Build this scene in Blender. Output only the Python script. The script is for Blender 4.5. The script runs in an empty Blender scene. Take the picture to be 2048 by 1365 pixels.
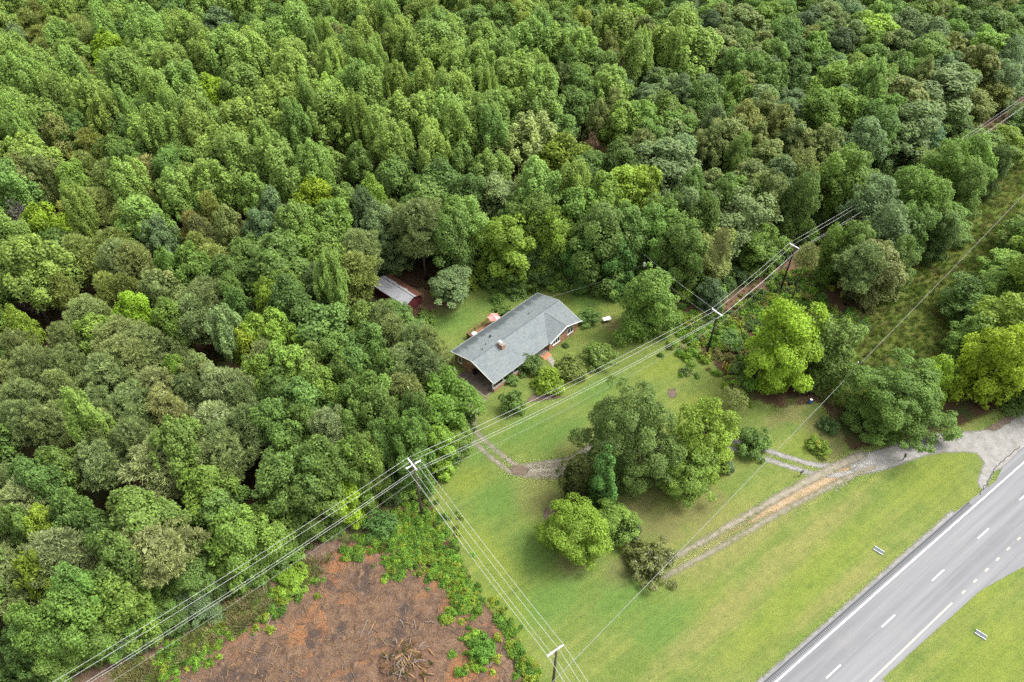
import bpy, bmesh, math, random
import numpy as np
from mathutils import Vector, Matrix, Euler

# ------------------------------------------------------------------ camera, sky, sun, exposure
scene = bpy.context.scene
C = scene.collection
CAM_HEIGHT = 99.0
PITCH = math.radians(44.5)
FOCAL = 1421.0                       # in pixels of the 2048 px wide photograph
cam_data = bpy.data.cameras.new('camera')
cam = bpy.data.objects.new('camera', cam_data)
C.objects.link(cam)
cam.location = (0, 0, CAM_HEIGHT)
cam.rotation_euler = (math.pi / 2 - PITCH, 0, 0)
cam_data.sensor_width = 36
cam_data.lens = FOCAL / 2048 * 36
cam_data.clip_end = 6000
scene.camera = cam

SUN_ELEV = math.radians(58)
SUN_AZ = math.radians(78)            # from +Y (picture top) towards +X (right)
world = bpy.data.worlds.new('World')
scene.world = world
world.use_nodes = True
wn = world.node_tree
wn.nodes.clear()
sky = wn.nodes.new('ShaderNodeTexSky')
sky.sky_type = 'NISHITA'
sky.sun_disc = False
sky.sun_elevation = SUN_ELEV
sky.sun_rotation = SUN_AZ
sky.air_density = 1.0
sky.dust_density = 4.0
sky.ozone_density = 1.0
hsv = wn.nodes.new('ShaderNodeHueSaturation')
hsv.inputs['Saturation'].default_value = 0.12      # overcast: the cloud deck is nearly grey
bg = wn.nodes.new('ShaderNodeBackground')
bg.inputs['Strength'].default_value = 0.15
wo = wn.nodes.new('ShaderNodeOutputWorld')
wn.links.new(sky.outputs[0], hsv.inputs['Color'])
wn.links.new(hsv.outputs[0], bg.inputs[0])
wn.links.new(bg.outputs[0], wo.inputs[0])

sun_data = bpy.data.lights.new('sun', 'SUN')
sun = bpy.data.objects.new('sun', sun_data)
C.objects.link(sun)
sun_data.energy = 1.5
sun_data.angle = math.radians(22)
sun_data.color = (1.0, 0.96, 0.88)
sd = Vector((math.sin(SUN_AZ) * math.cos(SUN_ELEV), math.cos(SUN_AZ) * math.cos(SUN_ELEV), math.sin(SUN_ELEV)))
sun.rotation_euler = (-sd).to_track_quat('-Z', 'Y').to_euler()
sun.location = (0, 100, 200)

vs = scene.view_settings
vs.view_transform = 'Standard'
vs.look = 'None'
vs.gamma = 1.0
vs.exposure = 1.42
scene.render.engine = 'CYCLES'
scene.cycles.max_bounces = 5
scene.cycles.diffuse_bounces = 3
scene.cycles.transparent_max_bounces = 12
scene.cycles.use_denoising = False

# ------------------------------------------------------------------ helpers
rng = np.random.default_rng(7)
random.seed(7)


def W(px, py, z=0.0):
    """a pixel of the photograph and a height above ground -> the point of the place"""
    dx = (px - 1024) / FOCAL
    dy = -(py - 682.5) / FOCAL
    r = np.array([dx, math.cos(PITCH) + dy * math.sin(PITCH), -math.sin(PITCH) + dy * math.cos(PITCH)])
    t = (z - CAM_HEIGHT) / r[2]
    return np.array([0, 0, CAM_HEIGHT]) + r * t


def depth_of(p):
    return p[1] * math.cos(PITCH) - (p[2] - CAM_HEIGHT) * math.sin(PITCH)


def to_px(p):
    d = np.array(p, float) - np.array([0, 0, CAM_HEIGHT])
    zc = d[1] * math.cos(PITCH) - d[2] * math.sin(PITCH)
    yc = d[1] * math.sin(PITCH) + d[2] * math.cos(PITCH)
    return 1024 + FOCAL * d[0] / zc, 682.5 - FOCAL * yc / zc


def tag(o, label=None, cat=None, group=None, kind=None):
    if label: o['label'] = label
    if cat: o['category'] = cat
    if group: o['group'] = group
    if kind: o['kind'] = kind
    return o


def empty(name, loc, rz=0.0):
    o = bpy.data.objects.new(name, None)
    C.objects.link(o)
    o.location = loc
    o.rotation_euler = (0, 0, rz)
    o.empty_display_size = 0.3
    return o


def add_obj(name, me, parent=None):
    o = bpy.data.objects.new(name, me)
    C.objects.link(o)
    if parent is not None:
        o.parent = parent
    return o


def np_mesh(name, verts, faces, mat, face_attr=None, smooth=False):
    """verts (n,3), faces (m,k) with one k"""
    me = bpy.data.meshes.new(name)
    verts = np.asarray(verts, np.float32); faces = np.asarray(faces, np.int32)
    m, k = faces.shape
    me.vertices.add(len(verts)); me.vertices.foreach_set('co', verts.ravel())
    me.loops.add(m * k); me.loops.foreach_set('vertex_index', faces.ravel())
    me.polygons.add(m)
    me.polygons.foreach_set('loop_start', np.arange(0, m * k, k, dtype=np.int32))
    me.polygons.foreach_set('loop_total', np.full(m, k, np.int32))
    if smooth:
        me.polygons.foreach_set('use_smooth', np.ones(m, bool))
    if face_attr:
        for an, av in face_attr.items():
            a = me.attributes.new(an, 'FLOAT', 'FACE')
            a.data.foreach_set('value', np.asarray(av, np.float32))
    if mat is not None:
        me.materials.append(mat)
    me.update(calc_edges=True)
    return me


class MB:
    """collects boxes, prisms and tubes into one mesh"""
    def __init__(self):
        self.v = []; self.f = []

    def poly(self, pts, faces):
        b = len(self.v)
        self.v += [tuple(p) for p in pts]
        self.f += [tuple(b + i for i in f) for f in faces]

    def box(self, x0, x1, y0, y1, z0, z1):
        self.poly([(x0, y0, z0), (x1, y0, z0), (x1, y1, z0), (x0, y1, z0), (x0, y0, z1), (x1, y0, z1), (x1, y1, z1), (x0, y1, z1)],
                  [(0, 3, 2, 1), (4, 5, 6, 7), (0, 1, 5, 4), (1, 2, 6, 5), (2, 3, 7, 6), (3, 0, 4, 7)])

    def tube(self, pts, rad, n=6, cap=True):
        pts = [Vector(p) for p in pts]
        if not hasattr(rad, '__len__'): rad = [rad] * len(pts)
        b = len(self.v)
        for i, p in enumerate(pts):
            d = (pts[min(i + 1, len(pts) - 1)] - pts[max(i - 1, 0)]).normalized()
            a = d.cross(Vector((0, 0, 1)))
            if a.length < 0.05: a = d.cross(Vector((1, 0, 0)))
            a.normalize(); c = d.cross(a)
            for k in range(n):
                t = 2 * math.pi * k / n
                self.v.append(tuple(p + (a * math.cos(t) + c * math.sin(t)) * rad[i]))
        for i in range(len(pts) - 1):
            for k in range(n):
                k2 = (k + 1) % n
                self.f.append((b + i * n + k, b + i * n + k2, b + (i + 1) * n + k2, b + (i + 1) * n + k))
        if cap:
            self.f.append(tuple(b + k for k in range(n - 1, -1, -1)))
            self.f.append(tuple(b + (len(pts) - 1) * n + k for k in range(n)))

    def prism(self, outline, axis, a0, a1):
        """outline of 2-d points extruded along axis 'x', 'y' or 'z'"""
        n = len(outline)
        def P(u, w, a): return {'x': (a, u, w), 'y': (u, a, w), 'z': (u, w, a)}[axis]
        pts = [P(u, w, a0) for u, w in outline] + [P(u, w, a1) for u, w in outline]
        fs = [tuple(range(n - 1, -1, -1)), tuple(range(n, 2 * n))]
        fs += [(i, (i + 1) % n, n + (i + 1) % n, n + i) for i in range(n)]
        self.poly(pts, fs)

    def mesh(self, name, mat, smooth=False):
        me = bpy.data.meshes.new(name)
        me.from_pydata(self.v, [], self.f)
        me.materials.append(mat)
        bm = bmesh.new(); bm.from_mesh(me)
        bmesh.ops.recalc_face_normals(bm, faces=bm.faces)
        bm.to_mesh(me); bm.free()
        if smooth:
            me.polygons.foreach_set('use_smooth', np.ones(len(me.polygons), bool))
        me.update()
        return me

    def build(self, name, mat, parent=None, smooth=False):
        return add_obj(name, self.mesh(name, mat, smooth), parent)


# ------------------------------------------------------------------ materials
def new_mat(name):
    m = bpy.data.materials.new(name); m.use_nodes = True
    nt = m.node_tree; nt.nodes.clear()
    out = nt.nodes.new('ShaderNodeOutputMaterial')
    return m, nt, out


class N:
    """small node-building helper"""
    def __init__(self, nt): self.nt = nt
    def node(self, t, **kw):
        n = self.nt.nodes.new(t)
        for k, v in kw.items(): setattr(n, k, v)
        return n
    def put(self, sock, v):
        if hasattr(v, 'is_output'): self.nt.links.new(v, sock)
        elif v is not None:
            if isinstance(v, (tuple, list)) and len(v) == 3 and sock.type == 'RGBA': v = (*v, 1)
            sock.default_value = v
    def noise(self, scale, detail=4, rough=0.6, vec=None, dist=0.0):
        n = self.node('ShaderNodeTexNoise')
        n.inputs['Scale'].default_value = scale; n.inputs['Detail'].default_value = detail
        n.inputs['Roughness'].default_value = rough; n.inputs['Distortion'].default_value = dist
        if vec is not None: self.put(n.inputs['Vector'], vec)
        return n.outputs[0]
    def ramp(self, fac, stops):
        n = self.node('ShaderNodeValToRGB'); self.put(n.inputs[0], fac)
        e = n.color_ramp.elements
        while len(e) < len(stops): e.new(0.5)
        for el, (p, c) in zip(e, stops):
            el.position = p; el.color = (*c, 1) if len(c) == 3 else c
        return n.outputs[0]
    def mix(self, fac, a, b, mode='MIX'):
        n = self.node('ShaderNodeMix', data_type='RGBA', blend_type=mode)
        self.put(n.inputs[0], fac); self.put(n.inputs[6], a); self.put(n.inputs[7], b)
        return n.outputs[2]
    def math(self, op, a, b=None, c=None, clamp=False):
        n = self.node('ShaderNodeMath', operation=op, use_clamp=clamp)
        self.put(n.inputs[0], a)
        if b is not None: self.put(n.inputs[1], b)
        if c is not None: self.put(n.inputs[2], c)
        return n.outputs[0]
    def rng(self, v, a, b, c=0.0, d=1.0):
        n = self.node('ShaderNodeMapRange'); n.interpolation_type = 'SMOOTHSTEP'
        self.put(n.inputs[0], v)
        for i, x in enumerate((a, b, c, d)): self.put(n.inputs[1 + i], x)
        return n.outputs[0]
    def attr(self, name, typ='GEOMETRY'):
        n = self.node('ShaderNodeAttribute', attribute_name=name, attribute_type=typ)
        return n
    def coords(self, which='Object'):
        return self.node('ShaderNodeTexCoord').outputs[which]
    def mapping(self, vec, scale=(1, 1, 1), rot=(0, 0, 0)):
        n = self.node('ShaderNodeMapping'); self.put(n.inputs[0], vec)
        n.inputs['Scale'].default_value = scale; n.inputs['Rotation'].default_value = rot
        return n.outputs[0]
    def along(self, vec, angle, sx, sy):
        n = self.node('ShaderNodeMapping', vector_type='TEXTURE'); self.put(n.inputs[0], vec)
        n.inputs['Scale'].default_value = (1 / sx, 1 / sy, 1); n.inputs['Rotation'].default_value = (0, 0, angle)
        return n.outputs[0]
    def principled(self, color, rough=0.8, spec=0.3, bump=None, bump_strength=0.3, bump_dist=0.05, metal=0.0):
        n = self.node('ShaderNodeBsdfPrincipled')
        self.put(n.inputs['Base Color'], color); self.put(n.inputs['Roughness'], rough)
        n.inputs['Specular IOR Level'].default_value = spec; self.put(n.inputs['Metallic'], metal)
        if bump is not None:
            b = self.node('ShaderNodeBump'); b.inputs['Strength'].default_value = bump_strength
            b.inputs['Distance'].default_value = bump_dist
            self.put(b.inputs['Height'], bump); self.nt.links.new(b.outputs[0], n.inputs['Normal'])
        return n.outputs[0]


def simple_mat(name, color, rough=0.7, spec=0.3, metal=0.0, var=0.25, scale=3.0):
    m, nt, out = new_mat(name); n = N(nt)
    f = n.noise(scale, 5, 0.65, n.coords())
    lo = tuple(c * (1 - var) for c in color); hi = tuple(min(1, c * (1 + var)) for c in color)
    col = n.ramp(f, [(0.3, lo), (0.7, hi)])
    nt.links.new(n.principled(col, rough, spec, f, 0.15, 0.02, metal), out.inputs[0])
    return m


def edged(n, nt, out, shader, soft, amp=0.6, scale=0.9):
    """let a ground sheet fade out raggedly at its border (attribute edge = metres inside the border)"""
    e = n.attr('edge').outputs['Fac']
    nz = n.math('SUBTRACT', n.noise(scale, 6, 0.7, n.coords()), 0.5)
    nz = n.math('MULTIPLY', nz, amp * 4)
    a = n.rng(n.math('ADD', e, nz), -soft, soft)
    tr = n.node('ShaderNodeBsdfTransparent')
    mx = n.node('ShaderNodeMixShader')
    nt.links.new(a, mx.inputs[0]); nt.links.new(tr.outputs[0], mx.inputs[1]); nt.links.new(shader, mx.inputs[2])
    nt.links.new(mx.outputs[0], out.inputs[0])


def mat_forest_floor():
    m, nt, out = new_mat('forest floor'); n = N(nt); v = n.coords()
    a = n.noise(0.12, 6, 0.65, v); b = n.noise(2.5, 6, 0.75, v)
    c = n.ramp(b, [(0.25, (0.024, 0.014, 0.008)), (0.5, (0.058, 0.034, 0.020)), (0.75, (0.109, 0.071, 0.044))])
    g = n.ramp(b, [(0.3, (0.020, 0.034, 0.008)), (0.7, (0.054, 0.075, 0.020))])
    col = n.mix(n.rng(a, 0.45, 0.62), c, g)
    nt.links.new(n.principled(col, 0.95, 0.1, b, 0.6, 0.15), out.inputs[0])
    return m


def mat_lawn():
    m, nt, out = new_mat('mown grass'); n = N(nt); v = n.coords()
    big = n.noise(0.05, 5, 0.6, v); mid = n.noise(0.3, 5, 0.65, v); fine = n.noise(5.0, 5, 0.75, v)
    streak = n.noise(0.22, 4, 0.6, n.along(v, math.radians(34.7), 0.22, 1.6))
    col = n.ramp(mid, [(0.28, (0.087, 0.129, 0.030)), (0.5, (0.115, 0.151, 0.036)), (0.72, (0.148, 0.171, 0.050))])
    col = n.mix(n.math('MULTIPLY', n.rng(big, 0.45, 0.65), 0.5), col, (0.137, 0.158, 0.034))
    stk = n.math('MULTIPLY', n.rng(streak, 0.42, 0.70), n.math('MULTIPLY', n.attr('road').outputs['Fac'], 0.42))
    col = n.mix(stk, col, (0.185, 0.182, 0.053))
    stk2 = n.math('MULTIPLY', n.rng(streak, 0.5, 0.3), n.math('MULTIPLY', n.attr('road').outputs['Fac'], 0.45))
    col = n.mix(stk2, col, (0.088, 0.128, 0.025))
    def spot(col, name, c, k=1.0, lo=0.2, hi=1.0):
        a = n.attr(name).outputs['Fac']
        f = n.math('ADD', a, n.math('MULTIPLY', n.math('SUBTRACT', mid, 0.5), 1.1))
        f = n.math('MULTIPLY', n.rng(f, lo, hi), n.math('MULTIPLY', n.rng(a, 0.02, 0.45), k))
        return n.mix(f, col, c)
    col = spot(col, 'lush', (0.078, 0.140, 0.030), 0.8)
    col = spot(col, 'lime', (0.145, 0.180, 0.027), 0.5)
    col = spot(col, 'dry', (0.185, 0.168, 0.065), 0.5)
    col = spot(col, 'bare', (0.124, 0.108, 0.050), 0.65)
    col = n.mix(0.75, col, n.ramp(fine, [(0.25, (0.306, 0.320, 0.286)), (0.5, (0.98, 1.0, 0.95)), (0.8, (1.55, 1.5, 1.4))]), 'MULTIPLY')
    sp = n.noise(0.9, 6, 0.8, v)
    col = n.mix(0.6, col, n.ramp(sp, [(0.3, (0.6, 0.66, 0.55)), (0.5, (1, 1, 1)), (0.72, (1.3, 1.22, 1.1))]), 'MULTIPLY')
    mow = n.noise(1.1, 4, 0.6, n.along(v, math.radians(34.7), 0.06, 1.0))
    col = n.mix(0.5, col, n.ramp(mow, [(0.35, (0.80, 0.84, 0.8)), (0.5, (1, 1, 1)), (0.65, (1.16, 1.12, 1.05))]), 'MULTIPLY')
    clump = n.noise(2.2, 3, 0.9, v)
    col = n.mix(n.math('MULTIPLY', n.rng(clump, 0.60, 0.72), 0.5), col, (0.055, 0.095, 0.018))
    sh = n.principled(col, 0.9, 0.15, fine, 0.8, 0.15)
    edged(n, nt, out, sh, 0.5, 0.7, 0.8)
    return m


def mat_meadow():
    m, nt, out = new_mat('rough meadow'); n = N(nt); v = n.coords()
    a = n.noise(0.16, 6, 0.65, v); b = n.noise(1.6, 6, 0.75, v)
    col = n.ramp(b, [(0.25, (0.034, 0.058, 0.010)), (0.5, (0.078, 0.102, 0.019)), (0.75, (0.136, 0.143, 0.041))])
    col = n.mix(n.math('MULTIPLY', n.rng(a, 0.52, 0.68), 0.4), col, n.ramp(b, [(0.3, (0.109, 0.058, 0.020)), (0.7, (0.177, 0.136, 0.051))]))
    edged(n, nt, out, n.principled(col, 0.95, 0.1, b, 0.8, 0.3), 0.8, 1.0, 0.6)
    return m


def mat_clearing():
    m, nt, out = new_mat('cleared red soil'); n = N(nt); v = n.coords()
    a = n.noise(0.11, 6, 0.65, v, 0.6); b = n.noise(0.55, 7, 0.75, v, 0.4); c = n.noise(4.5, 6, 0.8, v)
    col = n.ramp(b, [(0.28, (0.066, 0.043, 0.033)), (0.45, (0.128, 0.080, 0.055)), (0.6, (0.185, 0.118, 0.078)), (0.75, (0.270, 0.185, 0.122))])
    col = n.mix(n.math('MULTIPLY', n.rng(a, 0.50, 0.60), 0.8), col, n.ramp(c, [(0.3, (0.205, 0.088, 0.040)), (0.7, (0.320, 0.160, 0.076))]))
    ash = n.noise(0.19, 5, 0.6, n.mapping(v, (1, 1, 1), (0, 0, 1.0)))
    col = n.mix(n.math('MULTIPLY', n.rng(ash, 0.52, 0.62), 0.7), col, (0.055, 0.044, 0.042))
    col = n.mix(0.85, col, n.ramp(c, [(0.28, (0.412, 0.397, 0.317)), (0.5, (1, 1, 1)), (0.75, (1.7, 1.65, 1.55))]), 'MULTIPLY')
    edged(n, nt, out, n.principled(col, 0.95, 0.1, n.math('ADD', b, c), 0.9, 0.35), 0.5, 0.8, 0.7)
    return m


def mat_strip():
    m, nt, out = new_mat('brown slash under the wires'); n = N(nt); v = n.coords()
    b = n.noise(0.7, 6, 0.7, v); c = n.noise(5.0, 6, 0.8, v)
    col = n.ramp(b, [(0.3, (0.073, 0.047, 0.032)), (0.5, (0.157, 0.105, 0.076)), (0.72, (0.230, 0.170, 0.124))])
    col = n.mix(n.math('MULTIPLY', n.rng(n.noise(0.25, 5, 0.6, v), 0.52, 0.62), 0.7), col, (0.082, 0.119, 0.027))
    col = n.mix(0.8, col, n.ramp(c, [(0.28, (0.367, 0.367, 0.367)), (0.5, (1, 1, 1)), (0.75, (1.6, 1.5, 1.45))]), 'MULTIPLY')
    edged(n, nt, out, n.principled(col, 0.95, 0.1, c, 0.8, 0.25), 0.8, 1.0, 0.6)
    return m


def mat_gravel(name, c0, c1, c2, grass=0.3, soft=0.35, amp=0.22):
    m, nt, out = new_mat(name); n = N(nt); v = n.coords()
    b = n.noise(0.8, 6, 0.7, v); c = n.noise(9.0, 4, 0.8, v)
    col = n.ramp(b, [(0.3, c0), (0.5, c1), (0.7, c2)])
    col = n.mix(n.math('MULTIPLY', n.rng(n.noise(0.9, 5, 0.7, v, 0.5), 0.5, 0.62), grass), col, (0.095, 0.112, 0.031))
    col = n.mix(0.7, col, n.ramp(c, [(0.3, (0.6, 0.6, 0.6)), (0.5, (1, 1, 1)), (0.75, (1.35, 1.35, 1.35))]), 'MULTIPLY')
    edged(n, nt, out, n.principled(col, 0.95, 0.15, c, 0.5, 0.05), soft, amp, 1.1)
    return m


def mat_asphalt():
    m, nt, out = new_mat('weathered asphalt'); n = N(nt); v = n.coords()
    rot = n.along(v, math.radians(34.7), 0.05, 1.6)
    s = n.noise(0.55, 5, 0.6, rot); c = n.noise(14, 3, 0.8, v); b = n.noise(0.25, 5, 0.6, v)
    col = n.ramp(s, [(0.3, (0.132, 0.133, 0.141)), (0.5, (0.166, 0.168, 0.177)), (0.7, (0.195, 0.197, 0.206))])
    wear = n.noise(0.9, 4, 0.6, n.along(v, math.radians(34.7), 0.012, 1.0))
    col = n.mix(n.math('MULTIPLY', n.rng(wear, 0.48, 0.62), 0.45), col, (0.120, 0.121, 0.128))
    col = n.mix(n.math('MULTIPLY', n.rng(b, 0.5, 0.7), 0.35), col, (0.185, 0.178, 0.170))
    col = n.mix(0.5, col, n.ramp(c, [(0.3, (0.8, 0.8, 0.8)), (0.7, (1.2, 1.2, 1.2))]), 'MULTIPLY')
    edged(n, nt, out, n.principled(col, 0.85, 0.3, c, 0.2, 0.01), 0.05, 0.06, 1.2)
    return m


def mat_leaf(name, tip=(0.2, 0.22, 0.05), tip_at=2.0, translucent=0.42, vary=0.42, rough=0.55):
    """leaves: the tree's own colour (tint) with leaf-to-leaf and sprig-to-sprig variation"""
    m, nt, out = new_mat(name); n = N(nt)
    tint = n.attr('tint', 'INSTANCER').outputs['Color']
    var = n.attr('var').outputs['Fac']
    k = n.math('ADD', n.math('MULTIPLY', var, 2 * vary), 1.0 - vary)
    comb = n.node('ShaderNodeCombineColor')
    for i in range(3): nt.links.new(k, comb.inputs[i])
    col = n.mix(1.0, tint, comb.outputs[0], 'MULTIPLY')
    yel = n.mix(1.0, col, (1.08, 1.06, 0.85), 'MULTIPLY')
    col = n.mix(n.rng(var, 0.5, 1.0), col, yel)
    if tip_at < 1.0:
        col = n.mix(n.rng(var, tip_at, min(1.0, tip_at + 0.12)), col, tip)
    p = n.principled(col, rough, 0.25)
    t = n.node('ShaderNodeBsdfTranslucent'); nt.links.new(col, t.inputs[0])
    mx = n.node('ShaderNodeMixShader'); mx.inputs[0].default_value = translucent
    nt.links.new(p, mx.inputs[1]); nt.links.new(t.outputs[0], mx.inputs[2])
    nt.links.new(mx.outputs[0], out.inputs[0])
    return m


M_LEAF = mat_leaf('broad leaves')
M_NEEDLE = mat_leaf('pine needles', translucent=0.3, vary=0.45, rough=0.6)
M_CATKIN = mat_leaf('oak leaves with pale new growth', (0.30, 0.30, 0.105), 0.70)
M_MAGNOLIA = mat_leaf('glossy dark leaves with pale undersides', (0.25, 0.22, 0.10), 0.86, 0.1, 0.5, 0.35)
M_FLOWER = mat_leaf('shrub leaves with orange blossom', (0.46, 0.28, 0.04), 0.78)
M_BLADE = mat_leaf('grass blades', (0.27, 0.25, 0.11), 0.88, 0.3, 0.45)
M_BARK = simple_mat('bark', (0.075, 0.058, 0.044), 0.9, 0.1, 0, 0.4, 6)
M_DEAD = simple_mat('dead grey wood', (0.163, 0.136, 0.119), 0.9, 0.1, 0, 0.3, 6)
M_FLOOR = mat_forest_floor()
M_LAWN = mat_lawn()
M_MEADOW = mat_meadow()
M_CLEARING = mat_clearing()
M_STRIP = mat_strip()
M_GRAVEL = mat_gravel('grey gravel', (0.165, 0.158, 0.148), (0.225, 0.215, 0.205), (0.275, 0.265, 0.255), 0.2)
M_TRACK = mat_gravel('worn wheel track', (0.170, 0.150, 0.115), (0.225, 0.200, 0.155), (0.270, 0.240, 0.195), 0.55, 0.5, 0.28)
M_ORANGE = mat_gravel('orange clay track', (0.225, 0.170, 0.108), (0.290, 0.205, 0.122), (0.300, 0.250, 0.175), 0.5, 0.6, 0.3)
M_SOIL = mat_gravel('bare brown soil', (0.085, 0.062, 0.046), (0.120, 0.090, 0.070), (0.160, 0.125, 0.100), 0.15, 0.25, 0.35)
M_REDSOIL = mat_gravel('bare reddish soil', (0.080, 0.044, 0.030), (0.120, 0.068, 0.046), (0.165, 0.100, 0.066), 0.75, 0.4, 0.6)
M_ASPHALT = mat_asphalt()
M_PAINT = simple_mat('white road paint', (0.78, 0.78, 0.76), 0.6, 0.3, 0, 0.1, 9)
M_YELLOW = simple_mat('worn yellow road paint', (0.72, 0.60, 0.33), 0.6, 0.3, 0, 0.15, 9)
M_RUMBLE = simple_mat('milled dark asphalt', (0.068, 0.071, 0.075), 0.9, 0.2, 0, 0.3, 6)
M_CONCRETE = simple_mat('concrete', (0.245, 0.224, 0.197), 0.9, 0.2, 0, 0.2, 2)
M_OLDSLAB = simple_mat('stained concrete slab', (0.105, 0.082, 0.065), 0.9, 0.2, 0, 0.5, 0.7)
M_WOOD = simple_mat('weathered pole wood', (0.088, 0.071, 0.054), 0.9, 0.1, 0, 0.3, 5)
M_DARKWOOD = simple_mat('dark creosote pole wood', (0.034, 0.029, 0.023), 0.9, 0.1, 0, 0.3, 5)
M_ARM = simple_mat('pale crossarm', (0.66, 0.66, 0.66), 0.6, 0.3, 0, 0.1, 5)
M_WIRE = simple_mat('aluminium wire', (0.46, 0.46, 0.46), 0.5, 0.4, 0, 0.05, 1)
M_CABLE = simple_mat('grey cable', (0.245, 0.252, 0.245), 0.6, 0.3, 0, 0.05, 1)
M_INSUL = simple_mat('grey white insulator', (0.62, 0.62, 0.62), 0.4, 0.4, 0, 0.1, 5)
M_WHITE = simple_mat('white paint', (0.75, 0.75, 0.73), 0.5, 0.3, 0, 0.08, 3)
M_TRIM = simple_mat('cream trim paint', (0.31, 0.31, 0.265), 0.6, 0.3, 0, 0.1, 3)
M_GRATE = simple_mat('dull grey iron grate', (0.105, 0.125, 0.120), 0.8, 0.2, 0, 0.2, 6)
M_BLACK = simple_mat('black plastic', (0.014, 0.014, 0.014), 0.5, 0.3, 0, 0.2, 3)
M_DECKWOOD = simple_mat('reddish deck boards', (0.204, 0.105, 0.058), 0.8, 0.2, 0, 0.3, 3)
M_PINK = simple_mat('faded red canvas', (0.66, 0.175, 0.17), 0.8, 0.1, 0, 0.12, 3)
M_PINK2 = simple_mat('pale faded red canvas', (0.74, 0.28, 0.26), 0.8, 0.1, 0, 0.12, 3)
M_STEEL = simple_mat('galvanised steel', (0.245, 0.265, 0.258), 0.5, 0.5, 0.3, 0.15, 6)
M_YPIPE = simple_mat('yellow marker plastic', (0.62, 0.45, 0.05), 0.5, 0.3, 0, 0.1, 3)
M_STRAW = simple_mat('dry slash', (0.231, 0.146, 0.071), 0.95, 0.1, 0, 0.35, 3)


def mat_glass():
    m, nt, out = new_mat('dark window glass'); n = N(nt)
    nt.links.new(n.principled((0.020, 0.024, 0.027), 0.08, 0.6), out.inputs[0]); return m


def mat_brick():
    m, nt, out = new_mat('orange brown brick'); n = N(nt)
    v = n.mapping(n.coords('Generated'), (1, 1, 1))
    co = n.coords()
    x = n.node('ShaderNodeSeparateXYZ'); nt.links.new(co, x.inputs[0])
    cx = n.node('ShaderNodeCombineXYZ')
    nt.links.new(n.math('ADD', x.outputs[0], x.outputs[1]), cx.inputs[0]); nt.links.new(x.outputs[2], cx.inputs[1])
    b = n.node('ShaderNodeTexBrick'); nt.links.new(cx.outputs[0], b.inputs['Vector'])
    b.inputs['Color1'].default_value = (0.330, 0.150, 0.082, 1); b.inputs['Color2'].default_value = (0.430, 0.215, 0.125, 1)
    b.inputs['Mortar'].default_value = (0.245, 0.204, 0.170, 1)
    b.inputs['Scale'].default_value = 1.0; b.inputs['Brick Width'].default_value = 0.22; b.inputs['Row Height'].default_value = 0.075
    b.inputs['Mortar Size'].default_value = 0.008
    col = n.mix(0.5, b.outputs[0], n.ramp(n.noise(1.2, 5, 0.7, co), [(0.3, (0.7, 0.68, 0.66)), (0.7, (1.2, 1.2, 1.2))]), 'MULTIPLY')
    nt.links.new(n.principled(col, 0.9, 0.15, b.outputs[1], 0.3, 0.01), out.inputs[0])
    return m


def mat_shingle():
    m, nt, out = new_mat('grey asphalt shingles'); n = N(nt); co = n.coords()
    x = n.node('ShaderNodeSeparateXYZ'); nt.links.new(co, x.inputs[0])
    b = n.node('ShaderNodeTexBrick'); nt.links.new(co, b.inputs['Vector'])
    b.inputs['Color1'].default_value = (0.122, 0.141, 0.145, 1); b.inputs['Color2'].default_value = (0.172, 0.190, 0.193, 1)
    b.inputs['Mortar'].default_value = (0.105, 0.119, 0.126, 1)
    b.inputs['Scale'].default_value = 1.0; b.inputs['Brick Width'].default_value = 0.34; b.inputs['Row Height'].default_value = 0.15
    b.inputs['Mortar Size'].default_value = 0.008
    f = n.noise(0.5, 6, 0.7, co)
    col = n.mix(0.6, b.outputs[0], n.ramp(f, [(0.3, (0.78, 0.8, 0.8)), (0.7, (1.22, 1.2, 1.2))]), 'MULTIPLY')
    col = n.mix(0.5, col, n.ramp(n.noise(6, 4, 0.8, co), [(0.3, (0.75, 0.75, 0.78)), (0.7, (1.25, 1.25, 1.22))]), 'MULTIPLY')
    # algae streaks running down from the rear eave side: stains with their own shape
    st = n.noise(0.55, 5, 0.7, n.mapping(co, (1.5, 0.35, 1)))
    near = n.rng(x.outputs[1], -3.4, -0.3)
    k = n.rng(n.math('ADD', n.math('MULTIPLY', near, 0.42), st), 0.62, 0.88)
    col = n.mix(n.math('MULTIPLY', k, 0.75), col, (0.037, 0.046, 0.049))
    nt.links.new(n.principled(col, 0.9, 0.2, b.outputs[1], 0.25, 0.01), out.inputs[0])
    return m


def mat_tin(name, cover):
    m, nt, out = new_mat(name); n = N(nt); co = n.coords()
    w = n.node('ShaderNodeTexWave'); nt.links.new(co, w.inputs['Vector'])
    w.bands_direction = 'X'; w.inputs['Scale'].default_value = 1.6; w.inputs['Distortion'].default_value = 0.2
    f = n.noise(0.8, 6, 0.7, co, 0.4)
    col = n.ramp(f, [(0.3, (0.197, 0.194, 0.204)), (0.6, (0.286, 0.286, 0.306)), (0.8, (0.252, 0.211, 0.184))])
    if cover:     # brown pine straw lying on the lower part of this slope
        x = n.node('ShaderNodeSeparateXYZ'); nt.links.new(co, x.inputs[0])
        e = n.math('ADD', x.outputs[1], n.math('MULTIPLY', n.math('SUBTRACT', n.noise(0.4, 4, 0.6, co), 0.5), 1.9))
        col = n.mix(n.rng(e, 0.75, 0.9), col, n.ramp(n.noise(6, 5, 0.8, co), [(0.3, (0.058, 0.024, 0.015)), (0.7, (0.116, 0.051, 0.031))]))
    nt.links.new(n.principled(col, 0.6, 0.3, w.outputs[1], 0.4, 0.03), out.inputs[0])
    return m


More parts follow.
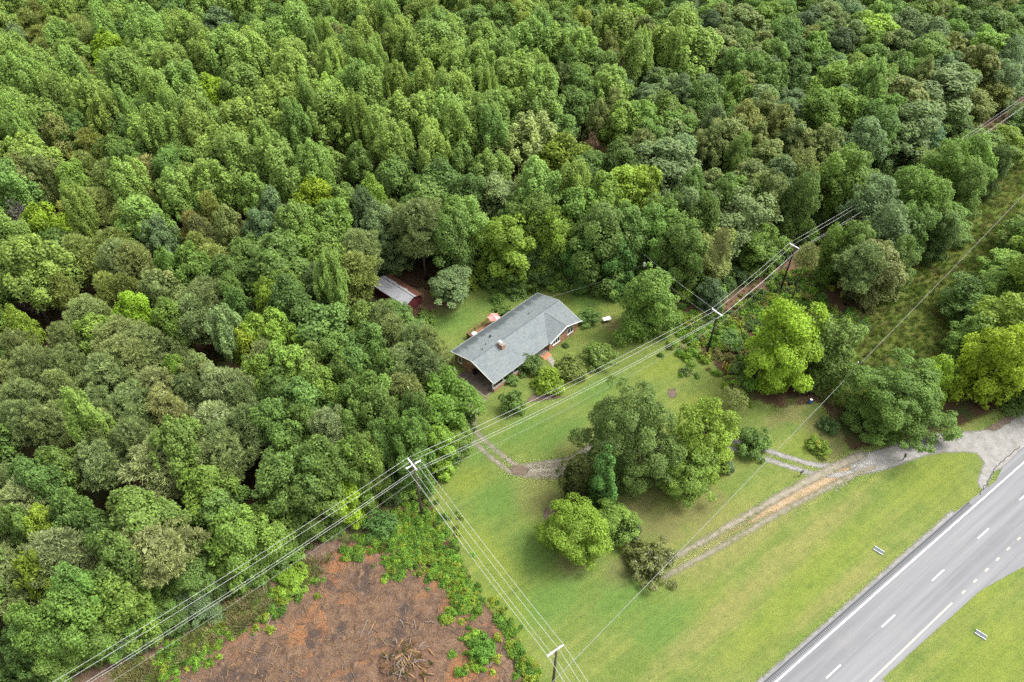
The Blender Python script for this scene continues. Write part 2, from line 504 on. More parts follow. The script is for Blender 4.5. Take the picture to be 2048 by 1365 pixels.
M_GLASS = mat_glass(); M_BRICK = mat_brick(); M_SHINGLE = mat_shingle()
M_TIN = mat_tin('pale corrugated tin', False); M_TINRUST = mat_tin('corrugated tin under pine straw', True)
M_REDPAINT = simple_mat('barn red boards', (0.115, 0.026, 0.028), 0.8, 0.2, 0, 0.3, 2)

# ------------------------------------------------------------------ ground sheets
def poly_sd(P, poly):
    """signed distance of points (n,2) to a polygon, positive inside"""
    poly = np.asarray(poly, float)
    A = poly; B = np.roll(poly, -1, 0)
    best = np.full(len(P), 1e9); inside = np.zeros(len(P), bool)
    for a, b in zip(A, B):
        d = b - a; L2 = max(1e-9, d @ d)
        t = np.clip(((P - a) @ d) / L2, 0, 1)
        q = a + t[:, None] * d
        best = np.minimum(best, np.hypot(P[:, 0] - q[:, 0], P[:, 1] - q[:, 1]))
        cond = (a[1] > P[:, 1]) != (b[1] > P[:, 1])
        if abs(d[1]) > 1e-12:
            inside ^= cond & (P[:, 0] < d[0] * (P[:, 1] - a[1]) / d[1] + a[0])
    return np.where(inside, best, -best)


def line_sd(P, line, half):
    line = np.asarray(line, float)
    best = np.full(len(P), -1e9)
    hw = np.broadcast_to(np.asarray(half, float), (len(line),))
    for i in range(len(line) - 1):
        a, b = line[i], line[i + 1]; d = b - a
        t = np.clip(((P - a) @ d) / max(1e-9, d @ d), 0, 1)
        q = a + t[:, None] * d
        best = np.maximum(best, hw[i] + (hw[i + 1] - hw[i]) * t - np.hypot(P[:, 0] - q[:, 0], P[:, 1] - q[:, 1]))
    return best


def PX(pts):
    return [tuple(W(x, y)[:2]) for x, y in pts]


def smooth_line(pts, n=8):
    pts = np.asarray(pts, float); out = []
    for i in range(len(pts) - 1):
        p0, p1, p2, p3 = pts[max(i - 1, 0)], pts[i], pts[i + 1], pts[min(i + 2, len(pts) - 1)]
        for k in range(n):
            t = k / n
            out.append(0.5 * (2 * p1 + (p2 - p0) * t + (2 * p0 - 5 * p1 + 4 * p2 - p3) * t * t + (3 * p1 - p0 - 3 * p2 + p3) * t ** 3))
    out.append(pts[-1])
    return np.array(out)


def sheet(name, sd_fun, bounds, z, mat, margin=1.5, cell=0.6, attrs=None, parent=None, kind='structure'):
    x0, x1, y0, y1 = bounds
    nx = int((x1 - x0) / cell) + 2; ny = int((y1 - y0) / cell) + 2
    gx, gy = np.meshgrid(x0 + np.arange(nx) * cell, y0 + np.arange(ny) * cell)
    P = np.stack([gx.ravel(), gy.ravel()], 1)
    s = sd_fun(P)
    idx = np.arange(nx * ny).reshape(ny, nx)
    q = np.stack([idx[:-1, :-1], idx[:-1, 1:], idx[1:, 1:], idx[1:, :-1]], -1).reshape(-1, 4)
    q = q[s[q].max(1) > -margin]
    used = np.unique(q); remap = np.full(nx * ny, -1); remap[used] = np.arange(len(used))
    V = np.column_stack([P[used], np.full(len(used), 0.0)])
    me = np_mesh(name, V, remap[q], mat)
    a = me.attributes.new('edge', 'FLOAT', 'POINT'); a.data.foreach_set('value', s[used].astype(np.float32))
    for an, fn in (attrs or {}).items():
        a = me.attributes.new(an, 'FLOAT', 'POINT'); a.data.foreach_set('value', fn(P[used]).astype(np.float32))
    o = add_obj(name, me, parent); o.location.z = z
    if kind and parent is None: tag(o, kind=kind)
    return o


def bounds_of(pts, m=2.0):
    p = np.asarray(pts); return (p[:, 0].min() - m, p[:, 0].max() + m, p[:, 1].min() - m, p[:, 1].max() + m)


def spots(lst):
    """patches given as (pixel x, pixel y, radius along road, radius across) -> weight function"""
    ca, sa = math.cos(math.radians(34.7)), math.sin(math.radians(34.7))
    L = [(W(a, b)[:2], r1, r2) for a, b, r1, r2 in lst]
    def f(P):
        w = np.zeros(len(P))
        for c, r1, r2 in L:
            d = P - c; u = d[:, 0] * ca + d[:, 1] * sa; v = -d[:, 0] * sa + d[:, 1] * ca
            w = np.maximum(w, np.exp(-(u / r1) ** 2 - (v / r2) ** 2))
        return w
    return f


g = MB(); R_ = 3000.0
g.poly([(-R_, -R_, 0), (R_, -R_, 0), (R_, R_, 0), (-R_, R_, 0)], [(0, 1, 2, 3)])
tag(g.build('ground', M_FLOOR), kind='structure')

LAWN = PX([(850, 985), (925, 920), (945, 850), (930, 795), (895, 760), (872, 715), (862, 690), (860, 612), (905, 598), (960, 572), (1050, 568), (1140, 570),
           (1205, 585), (1250, 600), (1310, 640), (1370, 665), (1420, 715), (1450, 760), (1480, 790), (1560, 815), (1640, 805), (1680, 860), (1700, 900),
           (1800, 880), (1900, 862), (1990, 820), (2120, 740), (2300, 900), (2300, 1700), (1000, 1700), (1020, 1400), (1050, 1330), (1020, 1260), (960, 1200), (905, 1090), (880, 1040)])
ROAD_A = W(1551, 1365)[:2]
ROAD_U = np.array([math.sin(math.radians(55.28)), math.cos(math.radians(55.28))])
ROAD_N = np.array([ROAD_U[1], -ROAD_U[0]])
def near_road(P):
    n = (P - ROAD_A) @ ROAD_N
    s = (P - ROAD_A) @ ROAD_U
    return np.clip((n + 34) / 12, 0, 1) * np.clip((60 - s) / 20, 0.3, 1)
LUSH = spots([(1000, 1000, 7, 5), (960, 900, 5, 4), (1050, 860, 8, 4), (900, 640, 8, 5), (1010, 590, 10, 4), (1180, 600, 7, 5), (1200, 780, 8, 3), (1100, 1200, 10, 5),
              (1330, 1240, 8, 4), (1120, 870, 8, 3), (1250, 1190, 8, 5), (1080, 1100, 6, 6)])
LIME = spots([(1330, 730, 8, 4), (1400, 820, 7, 5), (1600, 900, 6, 3), (980, 1110, 4, 9), (930, 965, 5, 3), (1010, 1230, 4, 7), (1850, 960, 12, 4), (1650, 1120, 16, 4),
              (1560, 1230, 14, 3), (1900, 920, 10, 3), (1130, 760, 5, 3), (1980, 1330, 14, 6), (1970, 1170, 9, 3)])
DRY = spots([(1160, 880, 6, 2.2), (1080, 965, 4, 4), (1400, 1120, 8, 2.5), (1130, 935, 5, 2), (1500, 1085, 18, 2), (1420, 1060, 10, 3), (1420, 1260, 14, 2.2), (1560, 1130, 20, 2.4),
             (1480, 1200, 16, 2), (960, 770, 3, 2), (1640, 1060, 14, 2.2), (1230, 650, 3, 4), (940, 720, 3, 3), (1900, 850, 10, 3), (1060, 1000, 3, 5), (1680, 1180, 14, 1.4)])
BARE = spots([(1330, 1045, 7, 4), (1400, 1020, 6, 3), (1580, 825, 8, 2.5), (1650, 860, 4, 6), (1280, 1010, 6, 4), (1110, 1020, 2.5, 4), (1150, 1120, 4, 3), (1225, 650, 2.2, 3.5),
              (890, 612, 4, 3), (870, 720, 4, 3), (935, 790, 2.5, 2), (1660, 905, 5, 2), (1260, 1130, 6, 2.5)])
sheet('lawn', lambda P: poly_sd(P, LAWN), (-20, 190, 20, 124), 0.004, M_LAWN, 3.0, 0.7,
      {'road': near_road, 'lush': LUSH, 'lime': LIME, 'dry': DRY, 'bare': BARE})

MEADOW = PX([(1600, 690), (1640, 650), (1690, 670), (1760, 610), (1880, 470), (1985, 350), (2060, 240), (2130, 140), (2250, 140), (2200, 400), (2060, 540), (1930, 680), (1850, 770), (1740, 830), (1640, 800)])
sheet('meadow', lambda P: poly_sd(P, MEADOW), bounds_of(MEADOW, 5), 0.008, M_MEADOW, 4.0, 0.8)
CLEAR = PX([(230, 1500), (300, 1365), (480, 1262), (560, 1190), (660, 1110), (720, 1075), (790, 1080), (840, 1130), (905, 1180), (960, 1200), (1015, 1255), (1050, 1320), (1040, 1365), (1010, 1500)])
sheet('cleared_soil', lambda P: poly_sd(P, CLEAR), bounds_of(CLEAR, 4), 0.012, M_CLEARING, 3.0, 0.6)
STRIP = PX([(20, 1480), (90, 1380), (300, 1275), (480, 1180), (640, 1085), (760, 1010), (800, 1000), (800, 1060), (740, 1095), (640, 1140), (560, 1205), (440, 1300), (330, 1400), (250, 1500)])
sheet('cut_strip', lambda P: poly_sd(P, STRIP), bounds_of(STRIP, 4), 0.008, M_STRIP, 4.0, 0.7)
STRIP2 = PX([(1240, 590), (1250, 550), (1290, 548), (1340, 575), (1400, 612), (1480, 580), (1560, 530), (1660, 460), (1800, 380), (2000, 235), (2060, 215), (2040, 250), (1850, 390), (1700, 490),
             (1600, 580), (1540, 610), (1460, 660), (1380, 660), (1310, 632)])
sheet('wire_corridor', lambda P: poly_sd(P, STRIP2), bounds_of(STRIP2, 4), 0.008, M_REDSOIL, 4.0, 0.7)

# driveway and tracks
drive = smooth_line(PX([(2075, 868), (2000, 888), (1930, 884), (1870, 888), (1820, 900), (1770, 918), (1720, 930)]))
drive_w = np.interp(np.linspace(0, 1, len(drive)), [0, 0.12, 0.3, 0.6, 1.0], [5.2, 3.6, 2.3, 1.8, 1.9])
mouth = PX([(2048, 866), (2120, 830), (2150, 870), (2040, 920), (1985, 945), (1968, 985), (1955, 965), (1968, 925), (1945, 895)])
sheet('driveway', lambda P: np.maximum(line_sd(P, drive, drive_w), poly_sd(P, mouth)), bounds_of(drive, 9), 0.016, M_GRAVEL, 1.2, 0.35)
loop = smooth_line(PX([(1720, 930), (1670, 941), (1625, 938), (1580, 925), (1530, 909), (1480, 894), (1440, 888), (1390, 893), (1330, 905), (1260, 915), (1200, 928), (1140, 938), (1085, 942)]))
loopn = np.gradient(loop, axis=0); loopn /= np.linalg.norm(loopn, axis=1)[:, None]; loopn = np.stack([-loopn[:, 1], loopn[:, 0]], 1)
for s_ in (-1, 1):
    ln = loop + loopn * 0.95 * s_
    nl = len(ln) // 2
    sheet('wheel_track', lambda P, ln=ln: line_sd(P, ln[:nl + 1], 0.45), bounds_of(ln, 3), 0.0185 + 0.0012 * s_, M_GRAVEL, 1.0, 0.35)
    sheet('wheel_track', lambda P, ln=ln: line_sd(P, ln[nl:], 0.3), bounds_of(ln, 3), 0.0187 + 0.0012 * s_, M_TRACK, 1.0, 0.35)
turn = smooth_line(PX([(1140, 934), (1085, 940), (1035, 940), (1000, 918), (970, 893), (945, 868), (938, 840), (948, 815), (962, 795)]))
turnn = np.gradient(turn, axis=0); turnn /= np.linalg.norm(turnn, axis=1)[:, None]; turnn = np.stack([-turnn[:, 1], turnn[:, 0]], 1)
for s_ in (-1, 1):
    ln = turn + turnn * 0.8 * s_
    sheet('wheel_track', lambda P, ln=ln: line_sd(P, ln, 0.32), bounds_of(ln, 3), 0.014 + 0.001 * s_, M_TRACK, 1.2, 0.35)
pad = PX([(1020, 935), (1075, 925), (1140, 915), (1190, 880), (1175, 930), (1110, 958), (1060, 955), (1035, 950)])
sheet('worn_turning_place', lambda P: poly_sd(P, pad), bounds_of(pad, 4), 0.0105, M_TRACK, 2.0, 0.4)
clay = smooth_line(PX([(1735, 922), (1690, 942), (1640, 967), (1590, 993), (1545, 1018), (1490, 1050), (1430, 1085), (1370, 1118), (1320, 1145)]))
clay_w = np.interp(np.linspace(0, 1, len(clay)), [0, 0.12, 0.3, 0.5, 0.62, 1], [0.1, 0.7, 0.9, 0.75, 0.1, -0.6])
sheet('clay_track', lambda P: line_sd(P, clay, clay_w), bounds_of(clay, 4), 0.0125, M_ORANGE, 1.5, 0.4)
clayn = np.gradient(clay, axis=0); clayn /= np.linalg.norm(clayn, axis=1)[:, None]; clayn = np.stack([-clayn[:, 1], clayn[:, 0]], 1)
for s_, h_ in ((-1, np.linspace(0.75, 0.3, len(clay))), (1, np.linspace(0.35, 0.3, len(clay)))):
    ln = clay + clayn * np.linspace(1.35, 0.9, len(clay))[:, None] * s_
    sheet('wheel_track', lambda P, ln=ln, h_=h_: line_sd(P, ln, h_), bounds_of(ln, 3), 0.0218 + 0.001 * s_, M_TRACK, 1.2, 0.4)
for nm, pl in (('bare_patch', [(1100, 1015), (1112, 1025), (1110, 1040), (1098, 1045), (1088, 1032), (1090, 1018)]),
               ('bare_patch', [(1338, 779), (1348, 778), (1353, 788), (1347, 797), (1338, 796), (1335, 787)]),
               ('bare_patch', [(1018, 936), (1040, 930), (1060, 940), (1050, 951), (1028, 950)]),
               ('bare_patch', [(1130, 795), (1052, 805), (1065, 790), (1070, 786)]),
               ('bare_patch', [(1970, 860), (2010, 835), (2048, 800), (2060, 812), (2020, 845), (1990, 862)])):
    pp = PX(pl)
    sheet(nm, lambda P, pp=pp: poly_sd(P, pp), bounds_of(pp, 2), 0.0235, M_SOIL, 1.0, 0.3)
yard = PX([(815, 580), (845, 575), (870, 590), (905, 585), (900, 610), (860, 618), (850, 625), (838, 612)])
sheet('pine_straw', lambda P: poly_sd(P, yard), bounds_of(yard, 3), 0.0155, M_REDSOIL, 1.5, 0.5)

# ------------------------------------------------------------------ road
def RP(s, n): return ROAD_A + ROAD_U * s + ROAD_N * n
edge_r = [W(x, y)[:2] for x, y in ((1757, 1365), (1830, 1298), (1900, 1236), (1960, 1182), (2048, 1133), (2140, 1088))]
road_poly = [RP(-40, -1.15), RP(44, -1.15)] + [W(1992, 962)[:2], W(2005, 935)[:2], W(2048, 893)[:2], W(2110, 842)[:2]] + [RP(86, -1.4), RP(140, -1.2), RP(140, 22), RP(95, 20)] + edge_r[::-1] + [RP(-40, 7.95)]
road = sheet('road', lambda P: poly_sd(P, road_poly), bounds_of(road_poly, 2), 0.026, M_ASPHALT, 0.5, 0.5)
gedge = [RP(-40, -1.45), RP(15, -1.4), RP(44, -1.6), RP(44, -0.6), RP(-40, -0.6)]
sheet('gravel_edge', lambda P: poly_sd(P, gedge), bounds_of(gedge, 2), 0.0215, M_GRAVEL, 0.9, 0.4)
gedge2 = [RP(-40, 7.4), RP(22, 7.5)] + [RP((e - ROAD_A) @ ROAD_U, (e - ROAD_A) @ ROAD_N + 0.35) for e in edge_r[2:]] + [RP(22, 8.4), RP(-40, 8.4)]
gedge2 = [RP(-40, 7.4), RP(12, 7.4), RP(12, 8.5), RP(-40, 8.5)]
sheet('gravel_edge', lambda P: poly_sd(P, gedge2), bounds_of(gedge2, 2), 0.0215, M_GRAVEL, 0.9, 0.4)


def stripe(name, s0, s1, n0, n1, mat, z=0.031 - 0.026):
    m = MB(); h = 0.003
    c = [RP(s0, n0), RP(s1, n0), RP(s1, n1), RP(s0, n1)]
    m.poly([(*p, z - h) for p in c] + [(*p, z) for p in c], [(3, 2, 1, 0), (4, 5, 6, 7), (0, 1, 5, 4), (1, 2, 6, 5), (2, 3, 7, 6), (3, 0, 4, 7)])
    return m.build(name, mat, road)


for k in range(7):      # long white edge line in lengths as it was sprayed
    stripe('edge_line', -38 + k * 25, -38 + k * 25 + 24.97, -0.09, 0.09, M_PAINT)
for k in range(-3, 10):
    stripe('lane_marking', 6.0 + 12.19 * k, 9.05 + 12.19 * k, 3.45, 3.6, M_PAINT)
s_end = (W(1904, 1207)[:2] - ROAD_A) @ ROAD_U
stripe('yellow_line', -38, s_end, 7.08, 7.24, M_YELLOW)
for k in range(14):
    stripe('yellow_dash', s_end + 2.6 + 3.05 * k, s_end + 3.35 + 3.05 * k, 7.08, 7.26, M_YELLOW)
m = MB()
s_stop = (W(1942, 1008)[:2] - ROAD_A) @ ROAD_U
for k in range(int((s_stop + 38) / 0.31)):
    c = [RP(-38 + k * 0.31 + a, b) for a, b in ((0, -0.78), (0.19, -0.78), (0.19, -0.34), (0, -0.34))]
    m.poly([(*p, 0.003) for p in c], [(0, 1, 2, 3)])
tag(m.build('rumble_strip', M_RUMBLE, road), kind='stuff')
m = MB()       # dark milled band the grooves sit in
c = [RP(-38, -0.98), RP(s_stop, -0.98), RP(s_stop, -0.74), RP(-38, -0.74)]
m.poly([(*p, 0.0025) for p in c], [(0, 1, 2, 3)])
m.build('milled_band', M_RUMBLE, road)
m = MB()       # crack between asphalt and driveway apron
cr = [W(x, y)[:2] for x, y in ((2040, 893), (2022, 908), (2004, 925), (1990, 938), (1978, 960), (1966, 978), (1958, 990))]
cr = [c + rng.normal(0, 0.12, 2) for c in smooth_line(cr, 5)]
m.tube([(*c, 0.0) for c in cr], 0.06, 4)
m.build('crack', M_RUMBLE, road)


def storm_drain(px, py, label):
    p = W(px, py)
    t = empty('storm_drain', (p[0], p[1], 0), math.radians(-42)); t.scale = (0.75, 0.75, 1)
    m = MB(); m.box(-0.95, 0.95, -0.6, 0.6, -0.02, 0.10); m.build('frame', M_GRATE, t)
    for y in (-0.42, 0.42):
        m = MB(); m.box(-1.0, -0.04, y - 0.045, y + 0.045, 0.11, 0.17); m.build('edge_bar', M_INSUL, t)
        m = MB(); m.box(0.04, 1.0, y - 0.045, y + 0.045, 0.11, 0.17); m.build('edge_bar', M_INSUL, t)
    for k in range(9):
        x = -0.84 + k * 0.21
        m = MB(); m.box(x - 0.07, x + 0.07, -0.32, 0.32, 0.105, 0.15); m.build('grate_bar', M_GRATE, t)
    tag(t, label, 'drain', 'storm drains beside the road')


storm_drain(1757, 1102, 'grey grated storm drain with white bars in the grass left of the road')
storm_drain(1961, 1270, 'grey grated storm drain with white bars in the median right of the road')

# ------------------------------------------------------------------ house
H0 = (-11.6, 95.1, 0.0)
HROT = math.radians(45.17)
house = empty('brick_house', H0, HROT)
tag(house, 'long single storey brick ranch house with grey shingle gable roof and carport', 'house')
WALL_TOP = 2.72
m = MB()
m.prism([(0.45, -0.45), (0.45, -5.0), (5.6, -5.0), (5.6, -9.6), (15.25, -9.6), (15.25, -11.45), (23.5, -11.45), (23.5, -0.45)], 'z', 0, WALL_TOP)
wall = m.build('wall', M_BRICK, house)
m = MB()
m.prism([(-0.75, 2.70), (-10.95, 2.70), (-5.85, 4.12)], 'x', 23.22, 23.48)
m.build('gable_wall', M_BRICK, house)
m = MB()
m.prism([(-0.75, 2.70), (-10.95, 2.70), (-5.85, 4.12)], 'x', 0.47, 0.65)
m.build('gable_siding', M_TRIM, house)
m = MB()
m.prism([(15.5, 2.70), (23.3, 2.70), (19.4, 4.06)], 'y', -11.43, -11.2)
m.build('front_gable_wall', M_BRICK, house)

roof = empty('roof', (0, 0, 0)); roof.parent = house


def roof_slab(name, corners, th, mat, parent):
    m = MB(); low = [(x, y, z - th) for x, y, z in corners]
    n = len(corners)
    m.poly(list(corners) + low, [tuple(range(n)), tuple(range(2 * n - 1, n - 1, -1))] + [(i, n + i, n + (i + 1) % n, (i + 1) % n) for i in range(n)])
    return m.build(name, mat, parent)


rear = roof_slab('rear_slope', [(0, 0, 2.8), (24, 0, 2.8), (24, -5.85, 4.4), (0, -5.85, 4.4)], 0.14, M_SHINGLE, roof)
front = roof_slab('front_slope', [(0, -5.85, 4.4), (24, -5.85, 4.4), (24, -11.7, 2.8), (0, -11.7, 2.8)], 0.14, M_SHINGLE, roof)
roof_slab('wing_slope', [(19.4, -6.1, 4.38), (19.4, -12.1, 4.38), (14.7, -12.1, 2.86), (14.7, -6.1, 2.86)], 0.14, M_SHINGLE, roof)
roof_slab('wing_slope', [(19.4, -12.1, 4.38), (19.4, -6.1, 4.38), (24.05, -6.1, 2.86), (24.05, -12.1, 2.86)], 0.14, M_SHINGLE, roof)
M_RIDGE = simple_mat('dark ridge shingles', (0.10, 0.115, 0.125), 0.9, 0.2, 0, 0.2, 3)
m = MB(); m.prism([(-5.70, 4.372), (-5.85, 4.425), (-6.0, 4.372)], 'x', -0.01, 24.01); m.build('ridge_cap', M_RIDGE, roof)
m = MB(); m.prism([(19.28, 4.352), (19.4, 4.40), (19.52, 4.352)], 'y', -12.11, -6.6); m.build('ridge_cap', M_RIDGE, roof)
for y0, z0 in ((0, 2.8), (-11.7, 2.8)):
    m = MB(); m.prism([(-0.06, 2.68), (-5.85, 4.275), (-5.85, 4.45), (-0.06, 2.86)] if y0 == 0 else [(-11.64, 2.68), (-5.85, 4.275), (-5.85, 4.45), (-11.64, 2.86)], 'x', -0.16, -0.01)
    m.build('barge_board', M_TRIM, roof)
    m = MB(); m.prism([(-0.06, 2.68), (-5.85, 4.275), (-5.85, 4.41), (-0.06, 2.81)] if y0 == 0 else [(-11.64, 2.68), (-5.85, 4.275), (-5.85, 4.41), (-11.64, 2.81)], 'x', 24.01, 24.1)
    m.build('barge_board', M_TRIM, roof)
m = MB(); m.box(-0.1, 24.1, 0.003, 0.12, 2.64, 2.80); m.build('gutter', M_STEEL, roof)
m = MB(); m.box(-0.1, 14.6, -11.83, -11.703, 2.64, 2.80); m.build('gutter', M_STEEL, roof)
for sx in (-1, 1):
    m = MB(); m.prism([(19.4, 4.28), (19.4 + sx * 4.7, 2.76), (19.4 + sx * 4.7, 2.9), (19.4, 4.42)], 'y', -12.19, -12.102); m.build('barge_board', M_WHITE, roof)
# chimney
chim = empty('chimney', (6.7, -6.75, 0)); chim.parent = house
m = MB(); m.box(-0.42, 0.42, -0.75, 0.55, 3.7, 4.98); m.build('stack', M_BRICK, chim)
m = MB(); m.box(-0.48, 0.48, -0.81, 0.61, 4.985, 5.08); m.build('cap', M_CONCRETE, chim)
m = MB(); m.box(-0.25, 0.25, -0.1, 0.45, 5.085, 5.36); m.build('flue', M_WHITE, chim)
m = MB(); m.box(-0.22, 0.22, -0.6, -0.2, 5.085, 5.2); m.build('flue', M_CONCRETE, chim)
for x, y in ((7.4, -3.1), (17.2, -4.0), (3.6, -4.9), (5.1, -4.2)):
    z = 2.8 + 1.6 * (-y) / 5.85 if y > -5.85 else 4.4 - 1.6 * (-y - 5.85) / 5.85
    m = MB(); r = 0.16 if x == 7.4 else 0.07
    m.tube([(x, y, z - 0.1), (x, y, z + 0.25)], r, 8); m.tube([(x, y, z + 0.26), (x, y, z + 0.33)], r * 1.5, 8)
    m.build('roof_vent', M_BLACK if x == 7.4 else M_DARKWOOD, house)


def window(parent, cx, y, z0, w, h, panes, axis='y', out=-1):
    t = empty('window', (0, 0, 0)); t.parent = parent
    def bx(mb, a0, a1, d0, d1, z_0, z_1):
        d0, d1 = sorted((y + out * d0, y + out * d1))
        if axis == 'y': mb.box(a0, a1, d0, d1, z_0, z_1)
        else: mb.box(d0, d1, a0, a1, z_0, z_1)
    m = MB(); fw = 0.09
    bx(m, cx - w / 2, cx + w / 2, 0.003, 0.08, z0, z0 + fw); bx(m, cx - w / 2, cx + w / 2, 0.003, 0.08, z0 + h - fw, z0 + h)
    for k in range(panes + 1):
        a = cx - w / 2 + (w - fw) * k / panes
        bx(m, a, a + fw, 0.003, 0.075, z0 + fw, z0 + h - fw)
    m.build('frame', M_WHITE, t)
    for k in range(panes):
        a0 = cx - w / 2 + (w - fw) * k / panes + fw; a1 = cx - w / 2 + (w - fw) * (k + 1) / panes
        m = MB(); bx(m, a0 + 0.003, a1 - 0.003, 0.004, 0.03, z0 + fw, z0 + h - fw); m.build('pane', M_GLASS, t)
    m = MB(); bx(m, cx - w / 2 - 0.08, cx + w / 2 + 0.08, 0.003, 0.14, z0 - 0.1, z0 - 0.003); m.build('sill', M_WHITE, t)


window(house, 17.2, -11.45, 0.95, 2.0, 1.45, 3)
window(house, 21.3, -11.45, 0.95, 1.7, 1.45, 2)
window(house, -2.0, 0.45, 0.9, 1.0, 1.3, 1, 'x', -1)
window(house, 8.2, -9.6, 0.6, 1.9, 1.7, 3)
window(house, 11.4, -9.6, 0.6, 1.9, 1.7, 3)
m = MB(); m.box(18.85, 19.35, -11.50, -11.453, 2.15, 2.5); m.build('wall_vent', M_BLACK, house)
d = empty('door', (0, 0, 0)); d.parent = house
m = MB(); m.box(13.3, 14.3, -9.68, -9.603, 0.3, 2.4); m.build('leaf', M_WHITE, d)
m = MB(); m.box(14.12, 14.2, -9.74, -9.685, 1.25, 1.4); m.build('handle', M_STEEL, d)
m = MB(); m.box(5.65, 15.2, -11.3, -9.65, 0.0, 0.28); m.build('porch_floor', M_CONCRETE, house)
for k in range(3):
    m = MB(); m.box(12.9, 14.9, -11.35 - 0.42 * (k + 1) + 0.003, -11.35 - 0.42 * k, 0, 0.26 - 0.085 * k); m.build('step', M_BRICK, house)
for x0, x1 in ((0.2, 3.2), (4.1, 7.2)):
    m = MB(); m.box(x0, x1, -11.5, -11.2, 0.03, 0.9); m.build('low_wall', M_BRICK, house)
    m = MB(); m.box(x0 - 0.04, x1 + 0.04, -11.55, -11.15, 0.903, 0.97); m.build('coping', M_CONCRETE, house)
for x in (0.35, 3.0, 5.75, 9.0, 12.2):
    z0 = 0.975 if x in (0.35, 3.0) else 0.29
    m = MB(); m.box(x - 0.07, x + 0.07, -11.18 + 0.12, -11.04 + 0.12, 0.03 if z0 > 0.5 else z0, 2.70); m.build('post', M_WHITE, house)
m = MB(); m.box(-1.6, 5.55, -11.0, -5.05, 0.0, 0.034); m.build('carport_slab', M_OLDSLAB, house)
m = MB(); m.box(-1.6, 0.40, -5.046, -3.6, 0.0, 0.034); m.build('carport_slab', M_OLDSLAB, house)
m = MB(); m.box(-1.72, -1.603, -11.12, -3.6, 0.0, 0.06); m.box(-1.603, 0.1, -11.12, -11.003, 0.0, 0.06); m.build('slab_edge', M_CONCRETE, house)

# walkway
hc, hs = math.cos(HROT), math.sin(HROT)
def HW(x, y): return np.array([H0[0] + x * hc - y * hs, H0[1] + x * hs + y * hc])
walk = smooth_line([HW(14.0, -12.5), HW(13.7, -13.4), HW(13.2, -14.8), HW(12.2, -16.2), HW(11.0, -17.2), HW(9.6, -18.0)])
wn_ = np.gradient(walk, axis=0); wn_ /= np.linalg.norm(wn_, axis=1)[:, None]; wn_ = np.stack([-wn_[:, 1], wn_[:, 0]], 1)
path = empty('path', (0, 0, 0)); tag(path, kind='structure')
for i in range(0, len(walk) - 4, 4):          # poured in slabs with joints
    m = MB(); seg = range(i, min(i + 5, len(walk)))
    pts = [];
    for j in seg:
        sh = 0.02 if j == i else (-0.02 if j == i + 4 else 0)
        tng = np.array([wn_[j][1], -wn_[j][0]])
        pts.append((walk[j] + tng * sh + wn_[j] * 0.55, walk[j] + tng * sh - wn_[j] * 0.55))
    ring = [p[0] for p in pts] + [p[1] for p in pts][::-1]
    m.prism([tuple(p) for p in ring], 'z', 0.0, 0.07)
    m.build('slab', M_CONCRETE, path)

# deck behind the house
deck = empty('deck', (*HW(0, 0), 0), HROT)
tag(deck, 'reddish wooden deck with railing behind the house', 'deck')
for k in range(21):
    m = MB(); x = 6.6 + k * 0.3; m.box(x, x + 0.285, 0.2, 2.6, 0.55, 0.6); m.build('board', M_DECKWOOD, deck)
for x in (6.65, 8.7, 10.7, 12.8):
    m = MB(); m.box(x - 0.06, x + 0.06, 2.62, 2.74, 0, 1.55); m.build('post', M_DECKWOOD, deck)
for z in (0.85, 1.15, 1.5):
    m = MB(); m.box(6.5, 12.95, 2.745, 2.80, z, z + 0.12); m.build('rail', M_DECKWOOD, deck)
m = MB(); m.box(6.4, 6.52, 0.2, 2.75, 0, 1.5); m.build('end_panel', M_DECKWOOD, deck)

# patio umbrella: six faded red gores
u = empty('patio_umbrella', (*HW(12.6, 1.3), 0.6), HROT + 0.3)
tag(u, 'faded red patio umbrella open on the deck behind the house', 'umbrella')
for k in range(6):
    a0, a1 = math.radians(60 * k), math.radians(60 * (k + 1)); am = (a0 + a1) / 2
    rr = 1.35; m = MB()
    top = (0, 0, 2.45); p0 = (rr * math.cos(a0), rr * math.sin(a0), 1.95); p1 = (rr * math.cos(a1), rr * math.sin(a1), 1.95)
    mid = (rr * 0.80 * math.cos(am), rr * 0.80 * math.sin(am), 1.98)
    def dn(p): return (p[0], p[1], p[2] - 0.03)
    m.poly([top, p0, mid, p1, dn(top), dn(p0), dn(mid), dn(p1)], [(0, 1, 2), (0, 2, 3), (4, 6, 5), (4, 7, 6), (1, 5, 6, 2), (2, 6, 7, 3)])
    m.build('canopy_gore', M_PINK if k % 2 else M_PINK2, u)
m = MB(); m.tube([(0, 0, 0.0), (0, 0, 2.5)], 0.03, 6); m.build('pole', M_STEEL, u)
m = MB(); m.tube([(0, 0, 0.0), (0, 0, 0.1)], 0.3, 10); m.build('base', M_BLACK, u)
tb = empty('round_table', (*HW(7.5, 1.6), 0.6), HROT)
tag(tb, 'small round white table on the deck near the rear eave', 'table')
m = MB(); m.tube([(0, 0, 0.68), (0, 0, 0.72)], 0.55, 14); m.build('table_top', M_WHITE, tb)
for k in range(3):
    a = 2.1 * k; m = MB(); m.tube([(0.1 * math.cos(a), 0.1 * math.sin(a), 0.675), (0.42 * math.cos(a), 0.42 * math.sin(a), 0)], 0.025, 5); m.build('leg', M_WHITE, tb)

